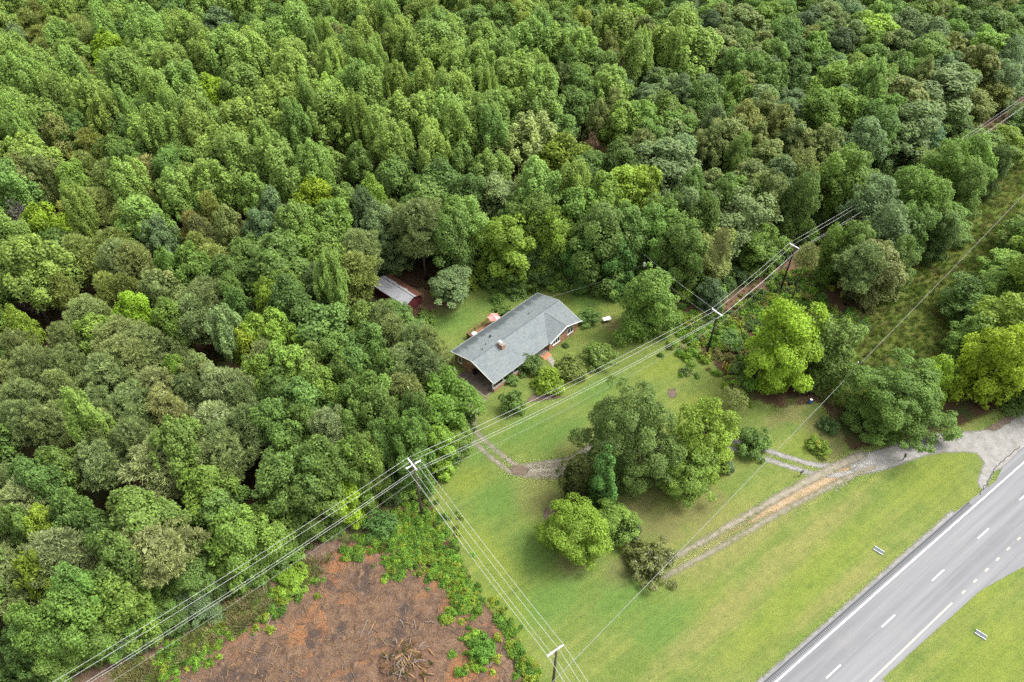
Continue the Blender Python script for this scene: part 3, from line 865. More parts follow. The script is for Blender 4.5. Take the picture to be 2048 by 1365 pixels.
# wooden rail fence at the left end
rf = empty('rail_fence', (*HW(-0.1, 0.0), 0), HROT)
tag(rf, 'short dark wooden rail fence at the left end of the house', 'fence')
for k in range(4):
    m = MB(); y = -1.0 + k * 1.75; m.box(-0.75, -0.63, y - 0.045, y + 0.045, 0, 1.15 + (0.35 if k == 1 else 0)); m.build('post', M_DARKWOOD, rf)
for z in (0.45, 0.95):
    m = MB(); m.box(-0.83, -0.753, -1.1, 4.4, z, z + 0.14); m.build('rail', M_DECKWOOD if z > 0.6 else M_DARKWOOD, rf)

# ------------------------------------------------------------------ shed
ra = W(762, 553, 3.4); rb = W(828, 594, 3.4)
d = rb[:2] - ra[:2]; SL = float(np.hypot(*d)); srot = math.atan2(d[1], d[0])
shed = empty('shed', (ra[0], ra[1], 0), srot)
tag(shed, 'old red board shed with corrugated tin roof half hidden by trees', 'shed')
HWID = 2.5
m = MB(); m.box(0.3, SL - 0.35, -HWID + 0.35, HWID - 0.35, 0, 2.35); m.build('wall', M_REDPAINT, shed)
m = MB(); m.prism([(-HWID + 0.37, 2.36), (HWID - 0.37, 2.36), (0, 3.22)], 'x', SL - 0.6, SL - 0.37); m.build('gable_wall', M_REDPAINT, shed)
for k in range(12):
    y = -HWID + 0.42 + k * 0.36
    m = MB(); m.box(SL - 0.347, SL - 0.31, y, y + 0.335, 0.02, 2.3); m.build('board', M_REDPAINT, shed)
sr = empty('roof', (0, 0, 0)); sr.parent = shed
roof_slab('tin_slope', [(0, 0, 3.4), (0, -HWID, 2.45), (SL, -HWID, 2.45), (SL, 0, 3.4)], 0.04, M_TIN, sr)
roof_slab('tin_slope', [(SL, 0, 3.4), (SL, HWID, 2.45), (0, HWID, 2.45), (0, 0, 3.4)], 0.04, M_TINRUST, sr)
m = MB(); m.tube([(-0.02, 0, 3.41), (SL + 0.02, 0, 3.41)], 0.06, 6); m.build('ridge_cap', M_DARKWOOD, sr)

# ------------------------------------------------------------------ small things on the lawn
p = W(1213, 643)
t = empty('folding_table', (p[0], p[1], 0), math.radians(20))
tag(t, 'white folding table on bare ground beside the leafy tree right of the house', 'table')
m = MB(); m.box(-0.85, 0.85, -0.5, 0.5, 0.72, 0.77); m.build('table_top', M_WHITE, t)
for x in (-0.7, 0.7):
    for y in (-0.4, 0.4):
        m = MB(); m.tube([(x, y, 0), (x, y, 0.718)], 0.025, 5); m.build('leg', M_STEEL, t)


def mailbox(px, py, rz, label, lean):
    p = W(px, py); t = empty('mailbox', (p[0], p[1], 0), rz)
    m = MB(); m.tube([(0, 0, 0), (lean, 0, 1.15)], 0.07, 6); m.build('post', M_DARKWOOD, t)
    m = MB()
    out = [(-0.13 + 0, 1.16), (0.13, 1.16), (0.13, 1.34), (0.09, 1.43), (0, 1.46), (-0.09, 1.43), (-0.13, 1.34)]
    m.prism(out, 'x', lean - 0.32, lean + 0.32); m.build('box', M_BLACK, t)
    m = MB(); m.box(lean + 0.32, lean + 0.34, -0.12, 0.12, 1.17, 1.42); m.build('door', M_BLACK, t)
    m = MB(); m.box(lean - 0.05, lean + 0.05, -0.17, -0.14, 1.3, 1.55); m.build('flag', M_REDPAINT, t)
    tag(t, label, 'mailbox')


mailbox(1599, 953, math.radians(30), 'black mailbox on a post where the driveway splits', 0.1)
mailbox(1805, 921, math.radians(60), 'black mailbox in the grass under the big roadside tree', 0.05)
for i, (px, py) in enumerate(((1444, 738), (1449, 742), (1454, 746))):
    p = W(px, py); t = empty('marker_pole', (p[0], p[1], 0))
    m = MB(); m.tube([(0, 0, 0), (0.05, 0.0, 1.9 + 0.15 * i)], 0.07, 6); m.build('pole', M_YPIPE, t)
    m = MB(); m.tube([(0.05, 0.0, 1.902 + 0.15 * i), (0.05, 0, 2.0 + 0.15 * i)], 0.08, 6); m.build('cap', M_YPIPE, t)
    tag(t, ('leftmost', 'middle', 'rightmost')[i] + ' of three yellow marker poles at the edge of the lawn', 'pole', 'yellow marker poles')
p = W(1620, 806); t = empty('barrel', (p[0], p[1], 0))
m = MB(); m.tube([(0, 0, 0), (0, 0, 0.05), (0, 0, 0.45), (0, 0, 0.85), (0, 0, 0.9)], [0.27, 0.28, 0.30, 0.28, 0.27], 12)
m.build('body', simple_mat('blue plastic', (0.05, 0.14, 0.42), 0.5), t)
m = MB(); m.tube([(0, 0, 0.902), (0, 0, 0.94)], 0.24, 12); m.build('lid', M_WHITE, t)
tag(t, 'small blue barrel under the yellow green tree by the lawn', 'barrel')
p = W(920, 733); t = empty('water_bucket', (*HW(-1.2, -2.2), 0.0))
m = MB(); m.tube([(0, 0, 0), (0, 0, 0.4)], [0.15, 0.19], 10); m.build('bucket', M_WHITE, t)
m = MB(); m.tube([(0.19 * math.cos(a), 0, 0.38 + 0.2 * math.sin(a)) for a in np.linspace(0, math.pi, 7)], 0.012, 4); m.build('handle', M_STEEL, t)
tag(t, 'small white bucket beside the left end wall of the house', 'bucket')
p = HW(1.6, -4.6)
t = empty('trash_bin', (*HW(0.9, -5.6), 0.035), HROT)
m = MB(); m.prism([(-0.28, 0.0), (0.28, 0.0), (0.34, 1.0), (-0.34, 1.0)], 'y', -0.3, 0.3); m.build('body', M_BLACK, t)
m = MB(); m.box(-0.37, 0.37, -0.33, 0.33, 1.003, 1.08); m.build('lid', M_BLACK, t)
tag(t, 'black trash bin under the carport roof', 'bin')

# letters of white stones in the grass below the driveway (only their rough marks can be read)
marks = [((1671, 980), (1675, 976)), ((1671, 981), (1674, 984)), ((1677, 973), (1681, 978)), ((1679, 970), (1683, 975)), ((1684, 970), (1688, 972)), ((1690, 966), (1693, 969)), ((1695, 962), (1699, 958)), ((1697, 957), (1700, 960))]
sg = empty('stone_marking', (*W(1685, 971)[:2], 0)); tag(sg, 'faint row of small white stones in the grass below the driveway', 'stones')
for a, b in marks:
    a = W(*a)[:2] - W(1685, 971)[:2]; b = W(*b)[:2] - W(1685, 971)[:2]
    for k in range(3):
        q = a + (b - a) * k / 2
        m = MB(); r = 0.09 + 0.03 * random.random(); m.tube([(q[0], q[1], 0.0), (q[0], q[1], 0.05), (q[0], q[1], 0.09)], [r, r, r * 0.5], 6); m.build('stone', M_CONCRETE, sg)

# ------------------------------------------------------------------ utility poles and wires
def catenary(a, b, sag, n=20):
    a = Vector(a); b = Vector(b)
    return [a.lerp(b, i / n) - Vector((0, 0, sag * 4 * (i / n) * (1 - i / n))) for i in range(n + 1)]


def wire(name, a, b, sag, r, mat, label, cat='wire', group=None):
    m = MB(); m.tube(catenary(a, b, sag), r, 5)
    o = m.build(name, mat, None, True); tag(o, label, cat, group); return o


POLES = {1: (W(827, 925, 14.0)[:2], 14.0), 2: (W(1437, 622, 11.4)[:2], 11.4), 4: (W(1592, 490, 12.5)[:2], 12.5), 3: (W(1113, 1303, 12.0)[:2], 12.0)}
p4 = POLES[4][0]; pf = W(2048, 203, 11.5)[:2]
POLES[6] = (p4 + (pf - p4) * 1.12, 12.0)
p1 = POLES[1][0]; pe = W(140, 1365, 12.5)[:2]
POLES[0] = (p1 + (pe - p1) * 1.3, 13.0)
p3 = POLES[3][0]; p5d = W(1177, 1365, 12)[:2] - W(1132, 1297, 12)[:2]
POLES[5] = (p3 + p5d / np.hypot(*p5d) * 24, 12.0)
PLABEL = {0: None, 1: 'tall pole with two pale crossarms at the corner of the lawn', 2: 'dark utility pole with crossarm at the weedy edge of the lawn',
          3: 'utility pole with pale crossarm on the lawn at the bottom of the photo', 4: 'utility pole beside a thin pine in the far wire corridor'}


def arm_ends(k, run, z_drop, half):
    (x, y), h = POLES[k]; pr = Vector((-run[1], run[0], 0)).normalized()
    c = Vector((x, y, h - z_drop))
    return c + pr * half, c - pr * half


def unit(v): return v / np.hypot(*v)
RUN_A = {0: unit(POLES[1][0] - POLES[0][0]), 1: unit(POLES[2][0] - POLES[0][0]), 2: unit(POLES[4][0] - POLES[1][0]), 4: unit(POLES[6][0] - POLES[2][0]), 6: unit(POLES[6][0] - POLES[4][0])}
RUN_B = {1: unit(POLES[3][0] - POLES[1][0]), 3: unit(POLES[5][0] - POLES[1][0]), 5: unit(POLES[5][0] - POLES[3][0])}
for k in (0, 1, 2, 3, 4, 5, 6):
    (x, y), h = POLES[k]
    if PLABEL.get(k) is None:
        lab = {0: 'utility pole beyond the left edge carrying the long line', 5: 'utility pole below the lower edge of the view', 6: 'far utility pole beyond the right edge'}[k]
    else: lab = PLABEL[k]
    t = empty('utility_pole', (x, y, 0)); tag(t, lab, 'utility pole', 'utility poles')
    m = MB(); m.tube([(0, 0, 0), (0, 0, h * 0.5), (0, 0, h)], [0.2, 0.17, 0.13], 10); m.build('pole', M_DARKWOOD if k in (2, 4) else M_WOOD, t, True)
    for runs, drop in ((RUN_A, 0.3), (RUN_B, 0.85 if k == 1 else 0.3)):
        if k not in runs: continue
        e1, e2 = arm_ends(k, runs[k], drop, 1.25); o0 = Vector((x, y, 0))
        e1 -= o0; e2 -= o0; ax = (e1 - e2).normalized(); sd_ = Vector((-ax.y, ax.x, 0)) * 0.17
        m = MB(); q = [e1 + sd_ * 1.9, e2 + sd_ * 1.9, e2 + sd_ * 0.8, e1 + sd_ * 0.8]
        m.poly([(*v[:2], v[2] - 0.08) for v in q] + [(*v[:2], v[2] + 0.08) for v in q], [(3, 2, 1, 0), (4, 5, 6, 7), (0, 1, 5, 4), (1, 2, 6, 5), (2, 3, 7, 6), (3, 0, 4, 7)])
        arm = m.build('crossarm', M_ARM, t)
        for f in (0.02, 0.34, 0.98):
            b_ = e1.lerp(e2, f) + sd_ * 1.3
            m = MB(); m.tube([(*b_[:2], b_[2] + 0.083), (*b_[:2], b_[2] + 0.18), (*b_[:2], b_[2] + 0.3)], [0.05, 0.09, 0.05], 8); m.build('insulator', M_INSUL, arm)
        for s_ in (0.3, 0.7):
            b_ = e1.lerp(e2, s_) + sd_ * 1.3
            m = MB(); m.tube([(*b_[:2], b_[2] - 0.083), (0, 0, h - drop - 0.75)], 0.025, 4); m.build('brace', M_STEEL, arm)

SPANS = [(0, 1, RUN_A, 'from the lower left edge to the corner pole', 0.9), (1, 2, RUN_A, 'over the lawn between the corner pole and the dark pole', 1.1),
         (2, 4, RUN_A, 'between the dark pole and the pine', 0.4), (4, 6, RUN_A, 'over the far wire corridor at the right', 1.6),
         (1, 3, RUN_B, 'from the corner pole down to the bottom pole', 0.6), (3, 5, RUN_B, 'leaving the bottom pole', 0.3)]
for a, b, runs, where, sag in SPANS:
    for nm, f in (('upper side', 0.02), ('middle', 0.34), ('lower side', 0.98)):
        def att(k):
            drop = 0.85 if (k == 1 and runs is RUN_B) else 0.3
            e1, e2 = arm_ends(k, runs[k], drop, 1.25)
            ax = (e1 - e2).normalized(); sd_ = Vector((-ax.y, ax.x, 0)) * 0.17
            q = e1.lerp(e2, f) + sd_ * 1.3; q.z += 0.3; return q
        wire('power_wire', att(a), att(b), sag, 0.019, M_WIRE, f'{nm} power wire {where}')
    (ax_, ay_), ah = POLES[a]; (bx_, by_), bh = POLES[b]
    wire('neutral_wire', (ax_, ay_, ah - 2.3), (bx_, by_, bh - 2.3), sag * 1.2, 0.019, M_WIRE, f'single silver neutral wire {where}')
    if a != 4:
        wire('telephone_cable', (ax_, ay_, ah - 4.6), (bx_, by_, bh - 4.2), sag * 1.5, 0.02, M_CABLE, f'thin grey telephone cable {where}')

# service pole with transformer
sp = W(1290, 512, 9.0)[:2]
t = empty('utility_pole', (*sp, 0)); tag(t, 'thin service pole with grey transformer at the forest edge', 'utility pole', 'utility poles')
m = MB(); m.tube([(0, 0, 0), (0, 0, 9)], [0.17, 0.12], 8); m.build('pole', M_DARKWOOD, t)
m = MB(); m.tube([(0.05, -0.42, 6.6), (0.05, -0.42, 6.7), (0.05, -0.42, 7.5), (0.05, -0.42, 7.6)], [0.2, 0.27, 0.27, 0.2], 12); m.build('transformer', M_INSUL, t)
m = MB(); m.tube([(-0.1, 0, 8.9), (-0.1, 0, 9.3)], [0.07, 0.04], 6); m.build('insulator', M_INSUL, t)
(x2, y2), h2 = POLES[2]
wire('power_wire', (*sp, 9.2), (x2, y2, h2 - 0.2), 0.4, 0.019, M_WIRE, 'upper of two wires from the transformer pole to the dark pole')
wire('neutral_wire', (*sp, 6.8), (x2, y2, h2 - 2.4), 0.4, 0.02, M_CABLE, 'lower of two wires from the transformer pole to the dark pole')
wire('service_cable', (*sp, 6.6), (*HW(23.6, -3.0), 3.6), 0.6, 0.02, M_CABLE, 'thin service cable from the transformer pole to the house')
# roadside cable and its pole
cp = W(1713, 727, 7.5)[:2]
t = empty('utility_pole', (*cp, 0)); tag(t, 'short wooden pole with white insulators behind the big roadside tree', 'utility pole', 'utility poles')
m = MB(); m.tube([(0, 0, 0), (0, 0, 7.5)], [0.17, 0.13], 8); m.build('pole', M_WOOD, t)
for dx, dy in ((0.45, 0.35), (-0.4, -0.3)):
    m = MB(); m.tube([(0, 0, 7.2), (dx, dy, 7.3)], 0.03, 4); m.build('bracket', M_STEEL, t)
    m = MB(); m.tube([(dx, dy, 7.25), (dx, dy, 7.4), (dx, dy, 7.55)], [0.08, 0.13, 0.06], 8); m.build('insulator', M_WHITE, t)
ca = W(1100, 1368, 7.0)[:2]; cdir = unit(ca - cp)
off = Vector((0.25, -0.3, 0))
wire('roadside_cable', Vector((*cp, 7.0)) + off, Vector((*(ca + cdir * 12), 7.2)), 0.5, 0.03, M_CABLE, 'grey cable crossing the front lawn from bottom pole to the roadside trees', 'cable')
cb = W(2048, 388, 7.4)[:2]
wire('roadside_cable', Vector((*cp, 7.0)) + off, Vector((*(cp + (cb - cp) * 1.2), 7.6)), 0.5, 0.03, M_CABLE, 'grey cable above the rough meadow strip at the right', 'cable')

# ------------------------------------------------------------------ foliage
def unit_rows(a): return a / np.maximum(1e-9, np.linalg.norm(a, axis=1))[:, None]


def leaf_faces(P, Nrm, size, aspect, rg, along=None, bend=0.25):
    """pointed leaf blades (a folded rhombus each) at P facing Nrm"""
    n = len(P)
    if along is None:
        t = unit_rows(np.cross(Nrm, rg.normal(size=(n, 3))))
    else:
        t = unit_rows(along); Nrm = unit_rows(np.cross(t, rg.normal(size=(n, 3))))
    b = np.cross(Nrm, t)
    s = size * rg.uniform(0.65, 1.35, n)
    a = t * s[:, None]; c = b * (s * aspect)[:, None]
    dr = Nrm * (s * bend)[:, None]
    V = np.stack([P - a - dr, P + c, P + a - dr, P - c], 1).reshape(-1, 3)
    F = np.arange(4 * n).reshape(n, 4)
    return V, F


def make_crown(seed, H, R, base, profile, n_puff, puff_r, leaf, n_leaf, aspect=0.55, stretch=(1, 1, 1), mode='leaf', spread=0.55, fill=0.18, mat=None, tilt=0.0, lean=0.0, contrast=0.5):
    """a crown made of sprays of leaves gathered in clumps through an uneven envelope"""
    rg = np.random.default_rng(seed)
    ts = np.linspace(0.01, 0.995, 200); w = profile(ts) + 0.08; cdf = np.cumsum(w) / w.sum()
    t = np.interp((np.arange(n_puff) + rg.uniform(0, 1, n_puff)) / n_puff, cdf, ts)
    ang = np.arange(n_puff) * 2.39996 + rg.normal(0, 0.5, n_puff)
    lob = 1 + 0.20 * np.sin(ang * 2 + 4 * t + rg.uniform(0, 6)) + 0.15 * np.sin(ang * 3 - 5 * t + rg.uniform(0, 6))
    rr = profile(t) * R * lob
    pr = puff_r * np.clip(np.exp(rg.normal(0, 0.33, n_puff)), 0.5, 1.75)
    k = 1.10 - 0.62 * rg.uniform(0, 1, n_puff) ** 1.7
    rad = np.maximum(0, rr * k - pr * 0.45)
    z0 = base * H
    Cn = np.stack([rad * np.cos(ang), rad * np.sin(ang), z0 + t * (H - z0) - pr * 0.6 * stretch[2]], 1)
    Cn[:, 2] += rg.normal(0, 0.15 * puff_r, n_puff)
    Cn[:, 0] += lean * (Cn[:, 2] / H) * R
    out = np.stack([np.cos(ang), np.sin(ang), np.full(n_puff, 0.8)], 1); out = unit_rows(out)
    per = np.maximum(4, (n_leaf * (1 - fill) * pr ** 2 / (pr ** 2).sum())).astype(int)
    own = np.repeat(np.arange(n_puff), per)
    d = unit_rows(rg.normal(size=(len(own), 3)) + out[own] * spread)
    st = np.array(stretch)
    prr = pr[own] * rg.uniform(0.62, 1.08, len(own))
    off = d * prr[:, None] * st
    if tilt:      # sprays droop or lift away from the stem
        off[:, 2] += tilt * (off[:, 0] * out[own, 0] + off[:, 1] * out[own, 1])
    P = Cn[own] + off
    # drop leaves buried inside other clumps
    keep = np.ones(len(P), bool)
    for i in range(n_puff):
        q = (P - Cn[i]) / st
        ins = (np.einsum('ij,ij->i', q, q) < (0.6 * pr[i]) ** 2) & (own != i)
        keep &= ~ins
    keep &= P[:, 2] > 0.15
    P = P[keep]; own = own[keep]; d = d[keep]; off = off[keep]
    pv = rg.uniform(0, 1, n_puff)
    var = np.clip(contrast * pv[own] + (1 - contrast) * rg.uniform(0, 1, len(P)), 0, 1)
    if mode == 'leaf':
        nr = unit_rows(d * 0.6 + out[own] * 0.3 + rg.normal(size=(len(P), 3)) * 0.5 + np.array([0, 0, 0.55]))
        V, F = leaf_faces(P, nr, leaf, aspect, rg)
    else:
        al = unit_rows(d + rg.normal(size=(len(P), 3)) * 0.45 + np.array([0, 0, 0.25]))
        V, F = leaf_faces(P, None, leaf, aspect, rg, along=al, bend=0.0)
    # inner leaves that close the crown
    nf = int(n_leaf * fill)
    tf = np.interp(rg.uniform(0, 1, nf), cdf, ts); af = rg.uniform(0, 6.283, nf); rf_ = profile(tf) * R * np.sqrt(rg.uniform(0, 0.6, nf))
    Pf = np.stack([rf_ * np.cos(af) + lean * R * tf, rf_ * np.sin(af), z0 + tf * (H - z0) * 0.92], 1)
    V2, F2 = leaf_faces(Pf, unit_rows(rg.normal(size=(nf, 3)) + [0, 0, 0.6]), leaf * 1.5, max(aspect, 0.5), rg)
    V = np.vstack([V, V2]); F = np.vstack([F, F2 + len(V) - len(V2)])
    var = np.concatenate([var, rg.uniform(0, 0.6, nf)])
    return np_mesh('crown', V, F, mat, {'var': var})


def make_trunk(seed, H, R, base, mat=None, thick=0.018, limbs=7, top=0.82, lean=0.0):
    rg = np.random.default_rng(seed + 991)
    m = MB(); n = 5
    r0 = H * thick
    pts = [Vector((lean * R * (i / n) * top + (rg.normal(0, 0.1) if 0 < i else 0), rg.normal(0, 0.1) if 0 < i else 0, H * top * i / n)) for i in range(n + 1)]
    m.tube(pts, [r0 * (1.25 if i == 0 else 1 - 0.8 * i / n) for i in range(n + 1)], 7)
    for k in range(limbs):
        f = base * 0.85 + (top - base * 0.85) * (k + 0.5) / limbs * 0.95
        q = pts[min(n - 1, int(f / top * n))].lerp(pts[min(n, int(f / top * n) + 1)], f / top * n % 1)
        a = k * 2.4 + rg.uniform(-0.4, 0.4); L = R * rg.uniform(0.55, 0.8) * (1.05 - 0.5 * (k / limbs))
        e = q + Vector((math.cos(a) * L, math.sin(a) * L, L * rg.uniform(0.35, 0.8)))
        md = q.lerp(e, 0.5) + Vector((0, 0, -0.06 * L))
        m.tube([q, md, e], [r0 * 0.38, r0 * 0.24, r0 * 0.08], 5, False)
    return m.mesh('trunk', mat or M_BARK, True)


def dome(p=0.5, q=1.0, flat=0.0):
    return lambda t: np.clip((np.clip(t, 0, 1) + flat) / (0.35 + flat), 0, 1) ** 0.6 * np.clip(1 - np.clip(t, 0, 1) ** (2.2 * q), 0, 1) ** p
def ovate(t): return np.clip(np.sin(np.pi * np.clip(t, 0, 1) ** 0.62), 0, 1) ** 0.8 * (1 - 0.25 * t) + 0.03
def cone(t): return (1 - np.clip(t, 0, 1)) ** 0.62 * (0.55 + 0.45 * np.clip(t * 6, 0, 1)) + 0.02
def egg(t): return np.clip(4.0 * np.clip(t + 0.1, 0, 1.1) * (1.02 - np.clip(t, 0, 1)), 0, 1) ** 0.5


SPEC = {}      # species -> list of (crown mesh, trunk mesh, height, radius)


def species(key, n, **kw):
    L = []
    H, R, base = kw['H'], kw['R'], kw['base']
    tk = {k: kw.pop(k) for k in ('thick', 'limbs', 'top', 'bark') if k in kw}
    bark = tk.pop('bark', None)
    for i in range(n):
        sd0 = (sum(ord(c) * (j + 3) for j, c in enumerate(key)) * 131 + i * 17) % 100003
        rg = np.random.default_rng(sd0)
        lean = rg.uniform(-0.06, 0.06)
        kk = dict(kw); kk['puff_r'] *= rg.uniform(0.9, 1.12)
        c = make_crown(sd0, lean=lean, **kk)
        t = make_trunk(sd0, H, R, base, bark, lean=lean, **tk)
        L.append((c, t, H, R))
    SPEC[key] = L


# forest trees (crown on a bare bole)
species('poplar', 6, H=23, R=5.2, base=0.42, profile=dome(0.42, 1.35), n_puff=66, puff_r=1.3, leaf=0.27, n_leaf=11500, aspect=0.6, stretch=(0.85, 0.85, 1.45), mat=M_LEAF, spread=0.9, contrast=0.35, limbs=9)
species('pine', 6, H=19, R=4.6, base=0.42, profile=dome(0.5, 1.05), n_puff=95, puff_r=0.82, leaf=0.33, n_leaf=13500, aspect=0.17, stretch=(1, 1, 0.85), mode='needle', mat=M_NEEDLE, spread=0.8, contrast=0.3, thick=0.013, limbs=10, fill=0.10)
species('scrub', 5, H=17, R=4.3, base=0.30, profile=dome(0.6, 0.85), n_puff=75, puff_r=1.15, leaf=0.40, n_leaf=11000, aspect=0.17, stretch=(1.15, 1.15, 0.5), mode='needle', mat=M_NEEDLE, spread=0.6, tilt=-0.2, contrast=0.35, thick=0.012, limbs=12, fill=0.08)
species('oak', 7, H=20, R=5.4, base=0.35, profile=dome(0.5, 1.15), n_puff=60, puff_r=1.4, leaf=0.29, n_leaf=11000, aspect=0.6, stretch=(1, 1, 0.9), mat=M_LEAF, spread=0.8, contrast=0.4)
species('catkin', 5, H=20, R=5.2, base=0.35, profile=dome(0.5, 1.1), n_puff=75, puff_r=1.15, leaf=0.27, n_leaf=11000, aspect=0.6, stretch=(1, 1, 0.85), mat=M_CATKIN, spread=0.8, contrast=0.5)
species('silver', 5, H=19, R=5.0, base=0.32, profile=dome(0.5, 1.05), n_puff=85, puff_r=1.0, leaf=0.24, n_leaf=12000, aspect=0.6, stretch=(1, 1, 0.95), mat=M_LEAF, spread=0.8, contrast=0.3)
# trees in the open, leafy to the ground
species('open_oak', 3, H=18, R=7.2, base=0.05, profile=egg, n_puff=150, puff_r=1.2, leaf=0.19, n_leaf=40000, aspect=0.55, stretch=(1, 1, 0.85), mat=M_LEAF, spread=0.9, contrast=0.35, limbs=12, fill=0.10)
species('open_maple', 4, H=18, R=6.0, base=0.06, profile=egg, n_puff=75, puff_r=1.3, leaf=0.23, n_leaf=17000, aspect=0.65, stretch=(1.15, 1.15, 0.6), mat=M_LEAF, spread=0.8, tilt=-0.15, contrast=0.4, limbs=14, fill=0.08)
species('edge', 6, H=18, R=4.8, base=0.04, profile=egg, n_puff=75, puff_r=1.25, leaf=0.24, n_leaf=14000, aspect=0.6, stretch=(0.95, 0.95, 1.1), mat=M_LEAF, spread=0.85, contrast=0.4, limbs=12, fill=0.12)
species('conical', 3, H=14, R=3.4, base=0.04, profile=cone, n_puff=48, puff_r=0.95, leaf=0.20, n_leaf=11000, aspect=0.6, stretch=(0.9, 0.9, 1.2), mat=M_LEAF, spread=0.9, contrast=0.4, limbs=9)
species('cedar', 2, H=12, R=3.4, base=0.02, profile=egg, n_puff=110, puff_r=0.65, leaf=0.22, n_leaf=14000, aspect=0.2, stretch=(0.8, 0.8, 1.1), mode='needle', mat=M_NEEDLE, spread=0.9, contrast=0.3)
species('thin_pine', 2, H=16, R=2.4, base=0.62, profile=dome(0.5, 1.0), n_puff=26, puff_r=0.7, leaf=0.30, n_leaf=2600, aspect=0.14, mode='needle', mat=M_NEEDLE, spread=0.6, thick=0.011, limbs=9, fill=0.05, contrast=0.4)
species('airy', 2, H=16, R=4.6, base=0.25, profile=dome(0.5, 1.0), n_puff=34, puff_r=1.2, leaf=0.24, n_leaf=2800, aspect=0.5, mat=M_LEAF, spread=0.4, fill=0.02, contrast=0.5, limbs=14, thick=0.014, bark=M_DEAD)
species('dead', 2, H=14, R=3.0, base=0.3, profile=dome(0.6, 1.0), n_puff=26, puff_r=0.9, leaf=0.34, n_leaf=1500, aspect=0.07, mode='needle', mat=M_NEEDLE, spread=0.3, fill=0.0, contrast=0.5, limbs=18, thick=0.014, bark=M_DEAD)
# shrubs
species('shrub', 4, H=3.0, R=1.7, base=0.02, profile=egg, n_puff=42, puff_r=0.48, leaf=0.14, n_leaf=3600, aspect=0.6, mat=M_LEAF, spread=0.8, thick=0.02, limbs=5)
species('magnolia', 2, H=4.5, R=2.8, base=0.02, profile=egg, n_puff=75, puff_r=0.5, leaf=0.15, n_leaf=7500, aspect=0.45, mat=M_MAGNOLIA, spread=0.9, contrast=0.25, thick=0.02, limbs=6)
species('blossom', 1, H=2.6, R=1.7, base=0.02, profile=egg, n_puff=45, puff_r=0.42, leaf=0.12, n_leaf=3600, aspect=0.6, mat=M_FLOWER, spread=0.8, contrast=0.45, thick=0.02, limbs=5)
species('weed', 4, H=1.1, R=1.1, base=0.0, profile=dome(0.5, 1.0, 0.4), n_puff=16, puff_r=0.38, leaf=0.15, n_leaf=700, aspect=0.5, mat=M_LEAF, spread=0.5, thick=0.01, limbs=3)


def tuft_mesh(seed, n=60, h=0.8, r=0.45):
    rg = np.random.default_rng(seed)
    P = np.stack([rg.normal(0, r * 0.45, n), rg.normal(0, r * 0.45, n), np.full(n, h * 0.45)], 1)
    al = unit_rows(np.stack([P[:, 0] * 1.3 + rg.normal(0, 0.25, n), P[:, 1] * 1.3 + rg.normal(0, 0.25, n), np.full(n, 0.9)], 1))
    V, F = leaf_faces(P, None, h * 0.5, 0.05, rg, along=al, bend=0.0)
    return np_mesh('tuft', V, F, M_BLADE, {'var': rg.uniform(0, 1, n)})


COL = {   # leaf colours
    'P': (0.232, 0.345, 0.074), 'p': (0.290, 0.375, 0.125), 'N': (0.215, 0.275, 0.095), 'n': (0.265, 0.320, 0.130), 'V': (0.220, 0.265, 0.064), 'v': (0.225, 0.228, 0.078),
    'O': (0.138, 0.228, 0.052), 'o': (0.172, 0.282, 0.052), 'D': (0.100, 0.168, 0.045), 'B': (0.195, 0.250, 0.072), 'S': (0.168, 0.250, 0.100), 's': (0.120, 0.184, 0.080),
    'Y': (0.260, 0.395, 0.032), 'y': (0.212, 0.312, 0.040), 'X': (0.26, 0.22, 0.19), 'x': (0.26, 0.15, 0.10), 'A': (0.20, 0.25, 0.07)}
KIND = {'P': ('poplar', 24), 'p': ('poplar', 22), 'N': ('pine', 18), 'n': ('pine', 18), 'V': ('scrub', 17), 'v': ('scrub', 16), 'O': ('oak', 19), 'o': ('oak', 19), 'D': ('oak', 18),
        'B': ('catkin', 19), 'S': ('silver', 18), 's': ('silver', 17), 'Y': ('oak', 19), 'y': ('oak', 18), 'X': ('dead', 14), 'x': ('dead', 14), 'A': ('airy', 17)}
NAME = {'poplar': 'tulip_poplar_tree', 'pine': 'pine_tree', 'scrub': 'scrub_pine_tree', 'oak': 'oak_tree', 'catkin': 'oak_tree', 'silver': 'maple_tree', 'dead': 'dead_tree', 'airy': 'bare_limbed_tree',
        'open_oak': 'oak_tree', 'open_maple': 'maple_tree', 'edge': 'hedgerow_tree', 'conical': 'conical_tree', 'cedar': 'cedar_tree', 'thin_pine': 'thin_pine_tree', 'shrub': 'shrub', 'magnolia': 'magnolia_shrub', 'blossom': 'flowering_shrub'}

